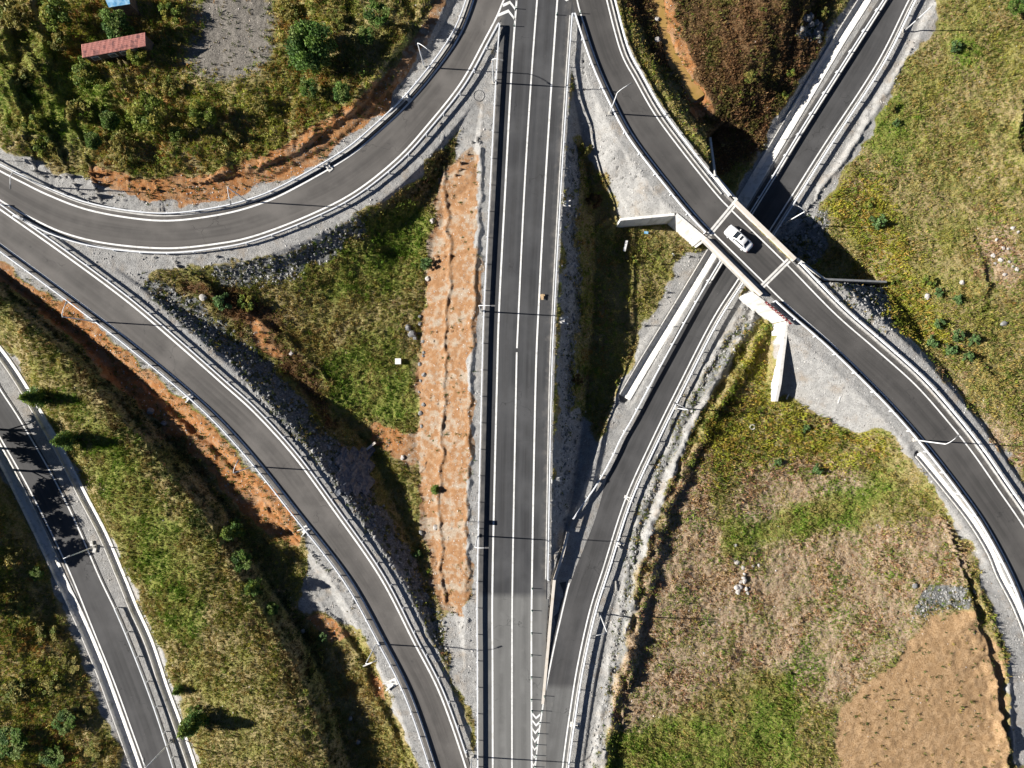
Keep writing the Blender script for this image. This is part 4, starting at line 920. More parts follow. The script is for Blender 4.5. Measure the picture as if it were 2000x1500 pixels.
# ------------------------------------------------------------------ small loose things
x, y, z = PG(779, 706); bx = empty('white_box', (x, y, z), 0, 'white concrete box standing alone on the grass of the triangle', 'box')
MB().box(0, 0, .38, .86, .84, .84).build('body', M['concrete_white'], bx, bevel=.02); MB().box(0, 0, .83, .94, .92, .07).build('lid', M['white'], bx, bevel=.015)
x, y, z = P(1058.5, 579, .02); ct = empty('carton', (x, y, z), .2, 'small torn tan carton lying on the main road beside the lane line', 'carton')
MB().box(0, 0, .17, .42, .62, .34).build('body', M['carton'], ct); MB().box(.27, .1, .3, .3, .3, .02, .3).build('flap', M['carton'], ct); MB().box(-.05, -.42, .33, .36, .26, .02, -.2).build('flap', M['carton'], ct)
def torus(px, py, R1, R2, mat, name, label, cat, up=0.05):
    x, y, z = PG(px, py); mb = MB(); n1, n2 = 28, 8; v = [((R1 + R2 * cos(b_)) * cos(a_), (R1 + R2 * cos(b_)) * sin(a_), R2 * sin(b_)) for a_ in [2 * pi * i / n1 for i in range(n1)] for b_ in [2 * pi * j / n2 for j in range(n2)]]
    f = [(i * n2 + j, ((i + 1) % n1) * n2 + j, ((i + 1) % n1) * n2 + (j + 1) % n2, i * n2 + (j + 1) % n2) for i in range(n1) for j in range(n2)]
    return tag(mb.add(v, f).build(name, mat, smooth=True, loc=(x, y, z + up)), label, cat)
torus(1469, 834, .36, .13, M['concrete'], 'tyre', 'pale dusty tyre lying in tall grass right of a lamp shadow', 'tyre', .15)
torus(1199, 1309, .34, .14, M['black'], 'tyre', 'dark tyre lying at the edge of the gravel heap by the dry field', 'tyre', .12)
torus(935.5, 187, .83, .045, M['lamp_head'], 'cable_ring', 'thin dark ring of cable lying on the gravel wedge', 'cable', .03)
def plank(px, py, px2, py2, wd, mat, name, label, cat, up=.1):
    a = E0(PG(px, py)); c2 = E0(PG(px2, py2)); L = np.linalg.norm(c2 - a); mid = (a + c2) / 2
    o = MB().box(0, 0, 0, L, wd, .07).build(name, mat, bevel=.012, loc=tuple(mid + E0((0, 0, up)))); o.rotation_euler = (0, -atan2(c2[2] - a[2], np.hypot(*(c2 - a)[:2])), atan2(c2[1] - a[1], c2[0] - a[0])); tag(o, label, cat)
plank(1223, 471, 1218, 492, .42, M['white'], 'board', 'pale blue-white board lying in the shaded grown ground below the bridge walls', 'board', .6)
plank(1257, 455, 1265, 456, .4, M['blue'], 'sheet_scrap', 'small light blue scrap lying in the shade below the wing wall', 'scrap', .5)
plank(1312, 496, 1316, 500, .25, M['white'], 'board', 'small white board lying in the sunny yellow grass near the bridge', 'board', .4)
plank(1636, 788, 1641, 774, .16, M['white'], 'board', 'short white stick lying on the pale gravel apron', 'board', .1)
plank(1540, 770, 1535, 780, .2, M['white'], 'board', 'short white board at the tip of the white wing wall', 'board', .15)
plank(709, 1301, 728, 1293, .2, M['concrete_white'], 'pipe', 'white plastic pipe lying on brown soil below the left ramp', 'pipe', .1)
plank(1202, 1154, 1202, 1134, .2, M['concrete'], 'board', 'narrow grey board standing out of the shaded gravel heap', 'board', .2)
# crumpled plastic sheet and culvert head in the low corner of the triangle
cpts = [(662, 915), (690, 880), (712, 878), (728, 905), (722, 940), (700, 965), (672, 950)]
C0 = E0(PG(695, 918)); n = 26; vv = []; 
for i in range(n + 1):
    for j in range(n + 1):
        px = 660 + 68 * i / n + 6 * sin(j * .7); py = 876 + 88 * j / n + 5 * sin(i * .9); q = PG(px, py)
        cr = float(fbm((q[0] * .6 - q[1] * .8) * 3.2, (q[0] * .8 + q[1] * .6) * .7, .8, 3, 77))
        vv.append((q[0] - C0[0], q[1] - C0[1], q[2] - C0[2] + .12 + .55 * cr))
o = MB().add(vv, [(i * (n + 1) + j, i * (n + 1) + j + 1, (i + 1) * (n + 1) + j + 1, (i + 1) * (n + 1) + j) for i in range(n) for j in range(n)]).build('plastic_sheet', M['tarp'], smooth=False, loc=tuple(C0)); tag(o, 'crumpled grey plastic sheet spread on the stone slope near the culvert', 'plastic sheet')
wing_wall('small beige culvert headwall at the low corner of the triangle', [(717, 880, -4.6), (734, 866, -4.6)], -7, .35, 'concrete_rust', 'culvert_headwall', None)
# muddy stream on the brown hill
sp = spline(W([(1276, -40), (1280, 20), (1290, 60), (1312, 115), (1336, 155), (1362, 195)], -2.8), 1.0); zz = ground_z(sp[:, 0], sp[:, 1]); zs = np.convolve(np.pad(zz, 6, mode='edge'), np.ones(13) / 13, 'valid'); sp[:, 2] = zs + .28
m_, nt_, b_ = new_mat('muddy_water'); b_.inputs['Base Color'].default_value = (.36, .24, .075, 1); b_.inputs['Roughness'].default_value = .25
nn = N(nt_, 'ShaderNodeTexNoise'); nt_.links.new(mixc(nt_, ramp(nt_, noise(nt_, .5, 4), .35, .65), (.33, .21, .06), (.40, .24, .09)), b_.inputs['Base Color'])
tag(sweep('stream', sp, [(1.25, 0), (-1.1, 0)], m_), kind='structure')

# ------------------------------------------------------------------ the white car
def car():
    x, y, z = P(1443, 466, .6); root = empty('parked_car', (x, y, .004), atan2(.67, -.735), 'white saloon car with dark sunroof driving over the bridge', 'car')
    mw = simple('white_car_paint', (.80, .80, .79), (.78, .78, .77), 1., .25, spec=.5); mg = simple('car_glass', (.015, .02, .025), (.02, .025, .03), 1., .06, spec=.6)
    def loft(sec, n=14):
        V = []; F = []
        for (x, hw, z0, z1, sq) in sec:
            for i in range(n):
                a = pi * i / (n - 1); c_ = cos(a); s_ = sin(a)
                yy = hw * math.copysign(abs(c_) ** sq, c_); zz = z0 + (z1 - z0) * (s_ ** sq if s_ > 0 else 0); V.append((x, yy, zz))
        for k in range(len(sec) - 1):
            for i in range(n - 1): F.append((k * n + i, k * n + i + 1, (k + 1) * n + i + 1, (k + 1) * n + i))
            F.append((k * n, (k + 1) * n, (k + 1) * n + n - 1, k * n + n - 1))
        F.append(tuple(range(n))); F.append(tuple((len(sec) - 1) * n + i for i in reversed(range(n)))); return MB().add(V, F)
    loft([(2.36, .55, .32, .56, .5), (2.3, .72, .25, .66, .42), (2.1, .84, .2, .76, .4), (1.7, .90, .2, .86, .36), (1.0, .92, .2, .95, .34), (.2, .92, .2, .96, .34), (-.9, .92, .2, .97, .34), (-1.6, .91, .2, .98, .36), (-2.0, .87, .22, .96, .38), (-2.25, .78, .27, .86, .42), (-2.36, .62, .34, .7, .5)]).build('body', mw, root, True)
    cab = loft([(1.05, .74, .90, .93, .4), (.35, .68, .92, 1.34, .42), (.05, .66, .92, 1.43, .42), (-.6, .66, .92, 1.45, .42), (-1.05, .64, .92, 1.38, .42), (-1.72, .66, .93, .98, .4)]).build('roof', mw, root, True)
    def plate(name, pts, mat, par=root): return MB().add(pts, [tuple(range(len(pts)))]).build(name, mat, par)
    plate('windscreen', [(.96, .60, .99), (.96, -.60, .99), (.36, -.53, 1.375), (.36, .53, 1.375)], mg)
    plate('rear_window', [(-1.62, -.50, 1.075), (-1.62, .50, 1.075), (-1.10, .47, 1.40), (-1.10, -.47, 1.40)], mg)
    plate('sunroof', [(.0, .36, 1.462), (.0, -.36, 1.462), (-.32, -.36, 1.477), (-.32, .36, 1.477)], mg)
    for s in (1, -1):
        plate('side_window', [(.75, s * .745, .98), (-1.35, s * .72, 1.0), (-1.0, s * .655, 1.30), (.28, s * .69, 1.28)], mg)
        MB().box(.72, s * 1.0, 1.0, .16, .22, .14).build('side_mirror', mw, root, bevel=.03)
        MB().box(2.17, s * .62, .64, .24, .34, .12, -s * .35).build('headlight', M['galv'], root, bevel=.03)
        MB().box(-2.24, s * .62, .74, .14, .34, .14, s * .25).build('tail_light', M['red_cloth'], root, bevel=.03)
        for xx in (1.42, -1.42):
            wv = MB().tube([(0, -.11, 0), (0, .11, 0)], .32, 20).build('wheel', M['black'], root, loc=(xx, s * .82, .32)); MB().tube([(0, s * .1, 0), (0, s * .118, 0)], .2, 16).build('rim', M['galv'], wv)
    plate('number_plate', [(-2.37, -.24, .5), (-2.37, .24, .5), (-2.37, .24, .62), (-2.37, -.24, .62)], M['white'])
car()

# ------------------------------------------------------------------ the two sheds in the wood
zh = PG(225, 95)[2]
a, b2, c2, d2 = [E0(P(px, py, zz)) for px, py, zz in ((159, 87, zh + 3.3), (284, 63.5, zh + 3.3), (297, 94, zh + 2.5), (161, 113, zh + 2.5))]
hs = empty('shed', tuple((a + c2) / 2 * E0((1, 1, 0)) + E0((0, 0, zh))), 0, 'long shed with a worn red tiled roof, half hidden by shrubs', 'shed'); H0 = E0(hs.location)
U = (b2 - a); V_ = (d2 - a); vv = []; ff = []; nu, nv = 160, 14
for i in range(nu + 1):
    for j in range(nv + 1):
        p_ = a + U * (i / nu) + V_ * (j / nv) * (1 + .02 * i / nu); hz = .05 * abs(sin(i * pi / 3.2)) + .03 * (j / nv * 7 % 1); vv.append(tuple(p_ + E0((0, 0, hz)) - H0))
ff = [(i * (nv + 1) + j, i * (nv + 1) + j + 1, (i + 1) * (nv + 1) + j + 1, (i + 1) * (nv + 1) + j) for i in range(nu) for j in range(nv)]
rf = MB().add(vv, ff).build('roof', M['tile'], hs)
def mixp(s, t): return a + U * s + V_ * t
wl = [mixp(.02, .08), mixp(.98, .08), mixp(.98, .9), mixp(.02, .9)]
prism('wall', wl, zh - 2, zh + 2.3, M['brick'], hs, H0, [zh + 3.1, zh + 3.1, zh + 2.45, zh + 2.45])
ue = U / np.linalg.norm(U); uo = E0((-ue[1], ue[0], 0)) * -1
for s in (.15, .42, .60):
    q = mixp(s, .9) * E0((1, 1, 0)) + E0((0, 0, zh + 1.5)) - H0
    wf = MB().box(0, 0, 0, 1.1, .08, 1.0).build('window', M['white'], hs, loc=tuple(q + uo * .03)); wf.rotation_euler = (0, 0, atan2(ue[1], ue[0])); MB().box(0, -.045, 0, .9, .02, .8).build('pane', M['lamp_head'], wf)
q = mixp(.78, .9) * E0((1, 1, 0)) + E0((0, 0, zh + 1.0)) - H0
dw = MB().box(0, 0, 0, .9, .08, 2.0).build('door', M['concrete_rust'], hs, loc=tuple(q + uo * .03)); dw.rotation_euler = (0, 0, atan2(ue[1], ue[0]))
zb = PG(225, 0)[2]; cs = [E0(P(px, py, zb + 2.6)) for px, py in ((196, -22), (250, -22), (254, 8), (213, 15))]
hb = empty('shack', tuple(cs[0] * E0((1, 1, 0)) + E0((0, 0, zb))), 0, 'shack with a crumpled blue sheet roof at the top edge among trees', 'shed'); Hb = E0(hb.location)
prism('wall', [c_ + (np.mean(cs, axis=0) - c_) * .1 for c_ in cs], zb - 2, zb + 2.45, M['brick'], hb, Hb)
vv = []
for i in range(13):
    for j in range(13):
        s, t = i / 12, j / 12; p_ = (cs[0] * (1 - s) + cs[1] * s) * (1 - t) + (cs[3] * (1 - s) + cs[2] * s) * t; vv.append(tuple(p_ - Hb + E0((0, 0, .12 * float(fbm(p_[0], p_[1], .7, 2, 5)) + .0))))
MB().add(vv, [(i * 13 + j, i * 13 + j + 1, (i + 1) * 13 + j + 1, (i + 1) * 13 + j) for i in range(12) for j in range(12)]).build('roof', M['blue'], hb)
# ------------------------------------------------------------------ trees and shrubs (trunk, crown)
def leaf_quads(cent, size, up=.35, aspect=.6, rng=NR):
    """one folded leaf-spray quad per centre, randomly turned, biased to face up"""
    n = len(cent); d = rng.normal(size=(n, 3)); d[:, 2] = np.abs(d[:, 2]) + up; d /= np.linalg.norm(d, axis=1)[:, None]
    r = rng.normal(size=(n, 3)); u = np.cross(d, r); u /= np.linalg.norm(u, axis=1)[:, None]; v = np.cross(d, u)
    s = (np.asarray(size) * rng.uniform(.6, 1.35, n))[:, None] * .5
    V = np.stack([cent - u * s, cent - v * s * aspect, cent + u * s, cent + v * s * aspect], 1).reshape(-1, 3)
    return V, np.arange(4 * n).reshape(n, 4)
def tree_proto(kind, seed, pal, h, rad, nleaf, leaf, nclump=26):
    """crown of leaf sprays gathered in uneven clumps round limbs; returns (trunk mesh, crown mesh) for a unit at the origin"""
    rg = np.random.RandomState(seed); mb = MB(); cl = []
    if kind == 'broad':
        mb.tube([(0, 0, -.6), (.05, .03, h * .25), (0.1, -.05, h * .55)], [.05 * h * .5 + .05, .04 * h * .5 + .03, .05], 7)
        for k in range(nclump):
            a = rg.uniform(0, 2 * pi); rr = rad * sqrt(rg.uniform(.02, 1)) * .8; t = rg.uniform(0, 1)
            zc = h * (.40 + .48 * t) * (1 - .28 * (rr / rad) ** 2); c = np.array([rr * cos(a), rr * sin(a), zc]); cl.append((c, rad * rg.uniform(.20, .38)))
            if k < 9: mb.tube([(0, 0, h * .25), tuple(c * E0((.5, .5, .8))), tuple(c)], [.06, .04, .015], 5)
    elif kind == 'conifer':
        mb.tube([(0, 0, -.6), (0, 0, h * .5), (0, 0, h * .97)], [.1, .07, .02], 7)
        for k in range(nclump):
            t = rg.uniform(.08, 1); a = k * 2.4; rr = rad * (1 - t) ** .8 * rg.uniform(.5, 1)
            c = np.array([rr * cos(a), rr * sin(a), h * t]); cl.append((c, rad * .2)); 
            if k % 2 == 0: mb.tube([(0, 0, h * t), tuple(c)], [.03, .012], 5)
    else:
        mb.tube([(0, 0, -.4), (0, 0, h * .4)], [.05, .03], 6)
        for k in range(nclump):
            a = rg.uniform(0, 2 * pi); rr = rad * sqrt(rg.uniform(0, 1)) * .85
            c = np.array([rr * cos(a), rr * sin(a), h * rg.uniform(.25, .9) * (1 - .4 * (rr / rad) ** 2)]); cl.append((c, rad * rg.uniform(.16, .34)))
            if k < 6: mb.tube([(0, 0, .05), tuple(c * .9)], [.025, .01], 5)
    per = nleaf // len(cl); C = []; T = []
    pal = np.array(pal)
    for c, r in cl:
        d = rg.normal(size=(per, 3)); d /= np.linalg.norm(d, axis=1)[:, None]; q = c + d * (r * rg.uniform(.25, 1, per) ** .6)[:, None] * E0((1, 1, .75))
        if kind == 'conifer': q = c * rg.uniform(.25, 1.08, per)[:, None] * E0((1, 1, 0)) + E0((0, 0, 1)) * (c[2] + rg.normal(0, r * .35, per))[:, None] + rg.normal(0, r * .35, (per, 3))
        q[:, 2] = np.maximum(q[:, 2], .05); C.append(q); base = pal[rg.randint(len(pal))]
        T.append(base * rg.uniform(.75, 1.3, (per, 1)) * rg.uniform(.92, 1.08, (per, 3)))
    C = np.concatenate(C); T = np.concatenate(T); V, F = leaf_quads(C, leaf, rng=rg)
    if kind == 'conifer': V, F = leaf_quads(C, leaf, up=.1, aspect=.25, rng=rg)
    co = np_mesh('crown', V, F, M['leaf'], col={'tint': np.repeat(T, 4, axis=0)}); tr = mb.build('trunk', M['bark'])
    a, b_ = tr.data, co.data; bpy.data.objects.remove(tr); bpy.data.objects.remove(co); return a, b_, h, rad
G1 = [(0.094, 0.175, 0.033), (0.125, 0.206, 0.037), (0.069, 0.131, 0.033), (0.156, 0.213, 0.053)]
G2 = [(0.188, 0.237, 0.037), (0.250, 0.275, 0.048), (0.138, 0.194, 0.037), (0.312, 0.294, 0.062)]
G3 = [(0.131, 0.219, 0.075), (0.156, 0.250, 0.088), (0.094, 0.163, 0.056)]
G4 = [(0.250, 0.225, 0.056), (0.325, 0.263, 0.075), (0.188, 0.175, 0.048), (0.150, 0.181, 0.037)]
BR = [(.15, .085, .035), (.11, .065, .03), (.19, .12, .05), (.09, .08, .025)]
PRO = {'big': tree_proto('broad', 1, G1, 7.5, 3.6, 9000, .36, 60), 'green': [tree_proto('broad', 2 + k, G1, 4.5, 2.0, 2600, .30, 26) for k in range(2)],
       'bright': [tree_proto('broad', 12 + k, G2, 3.8, 2.0, 2600, .28, 26) for k in range(2)], 'olive': [tree_proto('shrub', 22 + k, G4, 2.4, 1.6, 1800, .26, 22) for k in range(3)],
       'shrub': [tree_proto('shrub', 32 + k, G3, 1.6, 1.0, 900, .22, 16) for k in range(2)], 'lime': [tree_proto('shrub', 42 + k, G2, 1.4, 1.0, 900, .22, 16) for k in range(2)],
       'conifer': [tree_proto('conifer', 52 + k, G1 + G2[:1], 4.2, 1.9, 3200, .5, 80) for k in range(2)], 'russet': [tree_proto('shrub', 62 + k, BR, 1.6, 1.1, 900, .22, 16) for k in range(2)]}
CATN = {'big': ('tree', 'tree'), 'green': ('tree', 'tree'), 'bright': ('tree', 'tree'), 'conifer': ('conifer', 'tree'), 'olive': ('shrub', 'shrub'), 'shrub': ('shrub', 'shrub'), 'lime': ('shrub', 'shrub'), 'russet': ('shrub', 'shrub')}
def plant(kind, px, py, rad, label, hs=1.0, group=None):
    pr = PRO[kind]; pr = pr if isinstance(pr, tuple) else pr[R.randrange(len(pr))]
    s = rad / pr[3]; sh = s * hs; x, y, z = PG(px, py, pr[2] * sh * .6)
    nm, cat = CATN[kind]; root = empty(nm, (x, y, z), R.uniform(0, 6.28), label, cat, group); root.scale = (s, s, sh)
    for n_, me in (('trunk', pr[0]), ('crown', pr[1])):
        o = bpy.data.objects.new(n_, me); COL.objects.link(o); o.parent = root
WG = 'trees and shrubs of the wood'
plant('big', 604, 88, 3.7, 'largest tree of all, broad dark green crown right of the ash grey clearing')
plant('green', 602, 172, 1.5, 'small dark green tree directly below the largest tree', group=WG)
plant('green', 668, 178, 1.7, 'dark green tree below right of the largest tree, by the bank edge', group=WG)
plant('bright', 283, 216, 2.8, 'bright green round tree half way between the shed and the curved ramp', group=WG)
plant('bright', 392, 220, 2.1, 'yellow-green tree below the ash grey clearing', group=WG)
plant('bright', 266, 102, 1.5, 'yellow-green tree leaning over the right end of the red roof', 1.25, WG)
plant('green', 225, 45, 2.6, 'dark leafy tree between the blue roof and the red roof', group=WG)
plant('bright', 110, 20, 3.0, 'light green tree left of the blue roof at the top edge', group=WG)
plant('bright', 160, 138, 2.3, 'green tree at the lower left corner of the red roofed shed', .8, WG)
plant('olive', 25, 28, 2.4, 'dark olive shrub in the top left corner', 1.0, WG)
plant('olive', 150, 215, 1.9, 'olive shrub left of the bright round tree', 1.0, WG)
plant('green', 212, 235, 1.7, 'mid green shrubby tree at the lower left of the bright round tree', .8, WG)
plant('olive', 232, 272, 1.7, 'olive shrub below the bright round tree', 1.0, WG)
plant('bright', 345, 262, 1.6, 'light green shrubby tree just above the orange bank at mid left', .8, WG)
plant('olive', 445, 262, 1.7, 'olive shrub low in the wood above the orange bank', .9, WG)
plant('olive', 235, 305, 1.8, 'olive shrub on the bank above the left bend of the curved ramp', 1.0, WG)
plant('lime', 80, 285, 1.6, 'light green low shrub near the far left gravel', .9, WG)
plant('green', 180, 275, 1.5, 'dark green tree near a narrow shadow left of the bank', .8, WG)
plant('olive', 330, 170, 1.6, 'olive shrub right below the red roofed shed', 1.0, WG)
plant('olive', 40, 150, 1.7, 'olive shrub on the grassy hummocks at the left edge', .8, WG)
plant('lime', 60, 235, 1.5, 'light green shrub on the grassy hummocks above the far left gravel', .9, WG)
plant('green', 735, 25, 2.0, 'dark green tree near the top edge between lawn and gravel bank', .9, WG)
plant('olive', 660, 35, 1.6, 'olive shrub above the largest tree at the edge of the lawn', .9, WG)
plant('olive', 560, 20, 1.8, 'olive shrub right of the ash grey clearing at the top edge', .9, WG)
plant('green', 715, 70, 1.4, 'low green tree in the shadow of the largest tree', .7, WG)
plant('olive', 505, 205, 1.4, 'tawny shrub below the ash clearing and left of the largest tree', .9, WG)
plant('olive', 110, 80, 1.7, 'olive shrub left of the red roofed shed', 1.0, WG)
plant('lime', 330, 20, 1.7, 'yellow-green shrub right of the blue roofed shack', 1.0, WG)
plant('shrub', 830, 515, 1.25, 'round green bush at the foot of the orange slope', 1.2); plant('conifer', 850, 957, 1.15, 'small dark conifer alone on the lower orange slope', .7)
plant('shrub', 432, 590, 1.5, 'dark green bush in the left corner of the triangle meadow', 1.0); plant('lime', 478, 592, 1.4, 'bright green bush beside the dark one in the corner of the triangle meadow', .8)
plant('shrub', 815, 1085, .9, 'small green bush at the lower edge of the stone slope by the orange cut', .9)
plant('conifer', 62, 776, 2.3, 'feathery green conifer over the drain at the upper end of the side road', 1.0); plant('conifer', 122, 860, 2.2, 'feathery green conifer leaning over the drain at the middle of the side road', 1.0)
plant('conifer', 368, 1420, 2.6, 'dark feathery conifer beside the lamp at the bottom of the side road', 1.0); plant('conifer', 345, 1350, 1.2, 'small dark conifer beside the drain near the bottom of the side road', .8)
RG = 'trees on the shaded side of the ridge'
plant('conifer', 448, 1040, 2.2, 'topmost green tree on the shaded ridge above the orange bank', 1.0, RG); plant('green', 470, 1095, 1.7, 'second green tree on the shaded ridge, just below the topmost', .8, RG)
plant('conifer', 490, 1150, 1.8, 'dark green tree on the ridge in the middle of its deep shadow', .9, RG); plant('green', 530, 1190, 1.2, 'small rounded tree on the ridge in deep shadow beside the pale gravel patch', .8, RG)
plant('shrub', 630, 1247, .95, 'blue-green bush on brown soil below the pale gravel patch', .8)
plant('lime', 597, 1353, .5, 'tiny yellow bush standing out of the ridge shadow near the bottom', 1.4); plant('lime', 608, 1310, .4, 'tiny pale bush standing out of the ridge shadow, higher one', 1.6)
BG = 'shrubs on the bank left of the side road'
for k_, x_, y_, r_, l_, h_ in (('green', 70, 1120, 1.3, 'bright tufted small tree alone in the shaded bank left of the side road', 1.), ('green', 125, 1410, 1.9, 'blue-green tree on the lower left bank, nearest to the drain', .8), ('olive', 35, 1180, 2.0, 'olive shrub at the left edge below the shaded part of the bank', 1.),
        ('olive', 85, 1240, 2.0, 'olive shrub on the bank beside a fan of dry grass', .9), ('olive', 30, 1350, 2.2, 'wide olive shrub on the lower bank at the left edge', .9), ('green', 20, 1450, 2.6, 'green tree in the bottom left corner', .8),
        ('olive', 135, 1300, 1.6, 'dark olive shrub close to the drain on the lower bank', .5), ('olive', 165, 1388, 1.4, 'brownish shrub touching the drain near the bottom', .5), ('olive', 95, 1340, 1.8, 'olive shrub in the middle of the lower left bank', 1.), ('olive', 180, 1470, 1.6, 'olive shrub at the bottom edge beside the drain', .5), ('green', 100, 1480, 2.0, 'green shrubby tree at the bottom edge of the lower left bank', .7), ('olive', 20, 1080, 1.7, 'dark shrub in the deep shade at the left edge', 1.)):
    plant(k_, x_, y_, r_, l_, h_ * .5, BG)
EG = 'bushes in the meadow right of the bridge'
for k_, x_, y_, r_, l_ in (('shrub', 1838, 632, 1.15, 'topmost green bush of the cluster in the right meadow'), ('shrub', 1875, 656, 1.25, 'right hand big green bush of the cluster in the right meadow'), ('shrub', 1826, 668, 1.1, 'left green bush of the cluster in the right meadow'), ('shrub', 1862, 682, 1.1, 'lowest middle green bush of the cluster in the right meadow'), ('shrub', 1905, 665, 1.0, 'outermost right green bush of the cluster in the right meadow'),
        ('shrub', 1893, 697, .9, 'green bush standing just below the cluster in the right meadow'), ('shrub', 1835, 570, 1.0, 'greyish green bush above the cluster in the right meadow'), ('lime', 1815, 550, 1.1, 'yellow-green bush right of the stone slope beyond the bridge'), ('shrub', 1875, 585, .9, 'bush in the right meadow beside a white stone'),
        ('shrub', 1720, 430, 1.4, 'dark bush right of the bridge shadow'), ('lime', 1700, 398, 1.0, 'yellow-green bush above the bridge shadow by the brown patch'), ('shrub', 1870, 90, 1.1, 'green bush right of the upper gravel verge'), ('olive', 1745, 210, .9, 'yellow bush on the meadow edge by the upper lower-road verge'), ('shrub', 1752, 240, .7, 'small dark bush below the yellow one on the meadow edge'), ('green', 1990, 8, 1.6, 'green tree in the top right corner'), ('lime', 1745, 552, .8, 'golden bush at the end of the shaded wing wall')):
    plant(k_, x_, y_, r_, l_, .9, EG)
for k_, x_, y_, r_, l_ in (('shrub', 1576, 838, .75, 'small blue-green bush at the upper edge of the yellow-green weeds'), ('shrub', 1520, 904, .7, 'small blue-green bush left in the yellow-green weeds'), ('shrub', 1600, 918, .95, 'larger blue-green bush at the lower edge of the yellow-green weeds'), ('lime', 1498, 640, .9, 'bright green bush at the foot of the white wing wall'), ('lime', 1240, 508, .75, 'bright green bush in the shaded ground below the board'),
        ('lime', 1165, 728, .85, 'green bush near the lower end of the shaded ground'), ('russet', 1128, 742, 1.0, 'russet bush at the lower end of the shaded ground, beside gravel'), ('lime', 1208, 747, .6, 'yellowish bush at the end of the lower road drain'), ('lime', 1215, 495, .5, 'small yellow bush at the lower end of the pale board'), ('olive', 1146, 290, 1.2, 'green bush at the top of the stony gully right of the main road'),
        ('russet', 1160, 390, 1.4, 'russet bush half way down the stony gully'), ('lime', 1545, 140, .8, 'yellow bush on the gravel edge of the brown hill'), ('lime', 1532, 185, .7, 'green bush at the foot of the brown hill near the drain'), ('olive', 1610, 25, 1.0, 'dark bush beside the grey boulders at the top'), ('olive', 1465, 150, 1.2, 'dark green bush on the shaded flank of the brown hill')):
    plant(k_, x_, y_, r_, l_, 1.0)
# tall trees just outside the left edge, whose shade lies over the side road
for x_, y_, r_ in ((-75, 880, 3.0), (-62, 925, 3.0), (-100, 840, 3.0), (-72, 975, 2.6), (-55, 1030, 2.4), (-66, 1085, 2.6), (-40, 1140, 2.2), (-60, 1190, 2.2)):
    plant('green', x_, y_, r_, 'tall tree beyond the left edge shading the side road', 1.5 if y_ < 950 else .6, 'trees beyond the left edge')

# ------------------------------------------------------------------ grass, weeds, undergrowth, stones (what nobody could count)
def pts_in(n, wfun, seed):
    rg = np.random.RandomState(seed); x = rg.uniform(-84, 84, n); y = rg.uniform(-64, 64, n); z = ground_z(x, y)
    k = rg.uniform(0, 1, n) < wfun(x, y, z); return x[k], y[k], z[k]
NEARsub = NEAR[np.searchsorted(ay, -HY):, :][:int(round(2 * HY / STEP)) + 1, np.searchsorted(ax, -HX):][:, :int(round(2 * HX / STEP)) + 1]
def near_at(x, y): return bil(NEARsub, x, y, np.array([-HX]), np.array([-HY]), STEP)
DR = [spline(p, 1.0) for _, p, _, _, _ in DRAINS]
DRF = np.minimum.reduce([polyline_field(p)[0] - w2 for p, (_, _, w2, _, _) in zip(DR, DRAINS)])
def clear(x, y): return (near_at(x, y) > .6) * (bil(DRF, x, y) > .3)
def veg_w(x, y, z):
    wob = (fbm(x, y, 1.5, 3, 51) - .5) * 1.3
    return np.clip(1.15 - 2.0 * np.clip(np.maximum(lookw(MK['gravel'], x, y, z), np.maximum(lookw(veg_off, x, y, z), 0)) + wob * .25, 0, 1), 0, 1) * clear(x, y)
WOOD = rs([(60, -100), (640, -100), (650, 40), (760, 160), (690, 225), (600, 285), (430, 335), (300, 345), (200, 330), (170, 230), (130, 130), (60, 60)], [(-100, 930), (-30, 930), (40, 1100), (140, 1380), (180, 1540), (-100, 1540)], blur=6)
PIT = rs([(1112, 300), (1150, 300), (1190, 400), (1230, 500), (1220, 700), (1190, 790), (1120, 780)], blur=6)
TRI = rs([(590, 1205), (680, 1212), (720, 1300), (770, 1400), (800, 1510), (690, 1510), (650, 1360), (600, 1265)], [(510, 590), (620, 575), (700, 585), (725, 680), (700, 770), (640, 780), (580, 700)], [(330, 545), (450, 560), (500, 600), (420, 590)], blur=10)
SHADE_TINT = rs([(905, 256), (872, 330), (790, 410), (700, 470), (640, 515), (610, 520), (710, 430), (790, 368)], [(0, 530), (100, 590), (250, 740), (380, 880), (470, 1040), (600, 1220), (690, 1520), (640, 1520), (560, 1310), (430, 1090), (300, 920), (150, 740), (-40, 580)], blur=4)  # ramp slope growth, and the ridge band where plant colour deepens the shade
TALL = rs([(1470, 650), (1500, 640), (1508, 780), (1600, 810), (1730, 850), (1720, 920), (1560, 930), (1420, 950), (1350, 1020), (1380, 820)], [(1600, 380), (1720, 330), (1800, 560), (1880, 700), (1720, 660), (1720, 560)], blur=6)
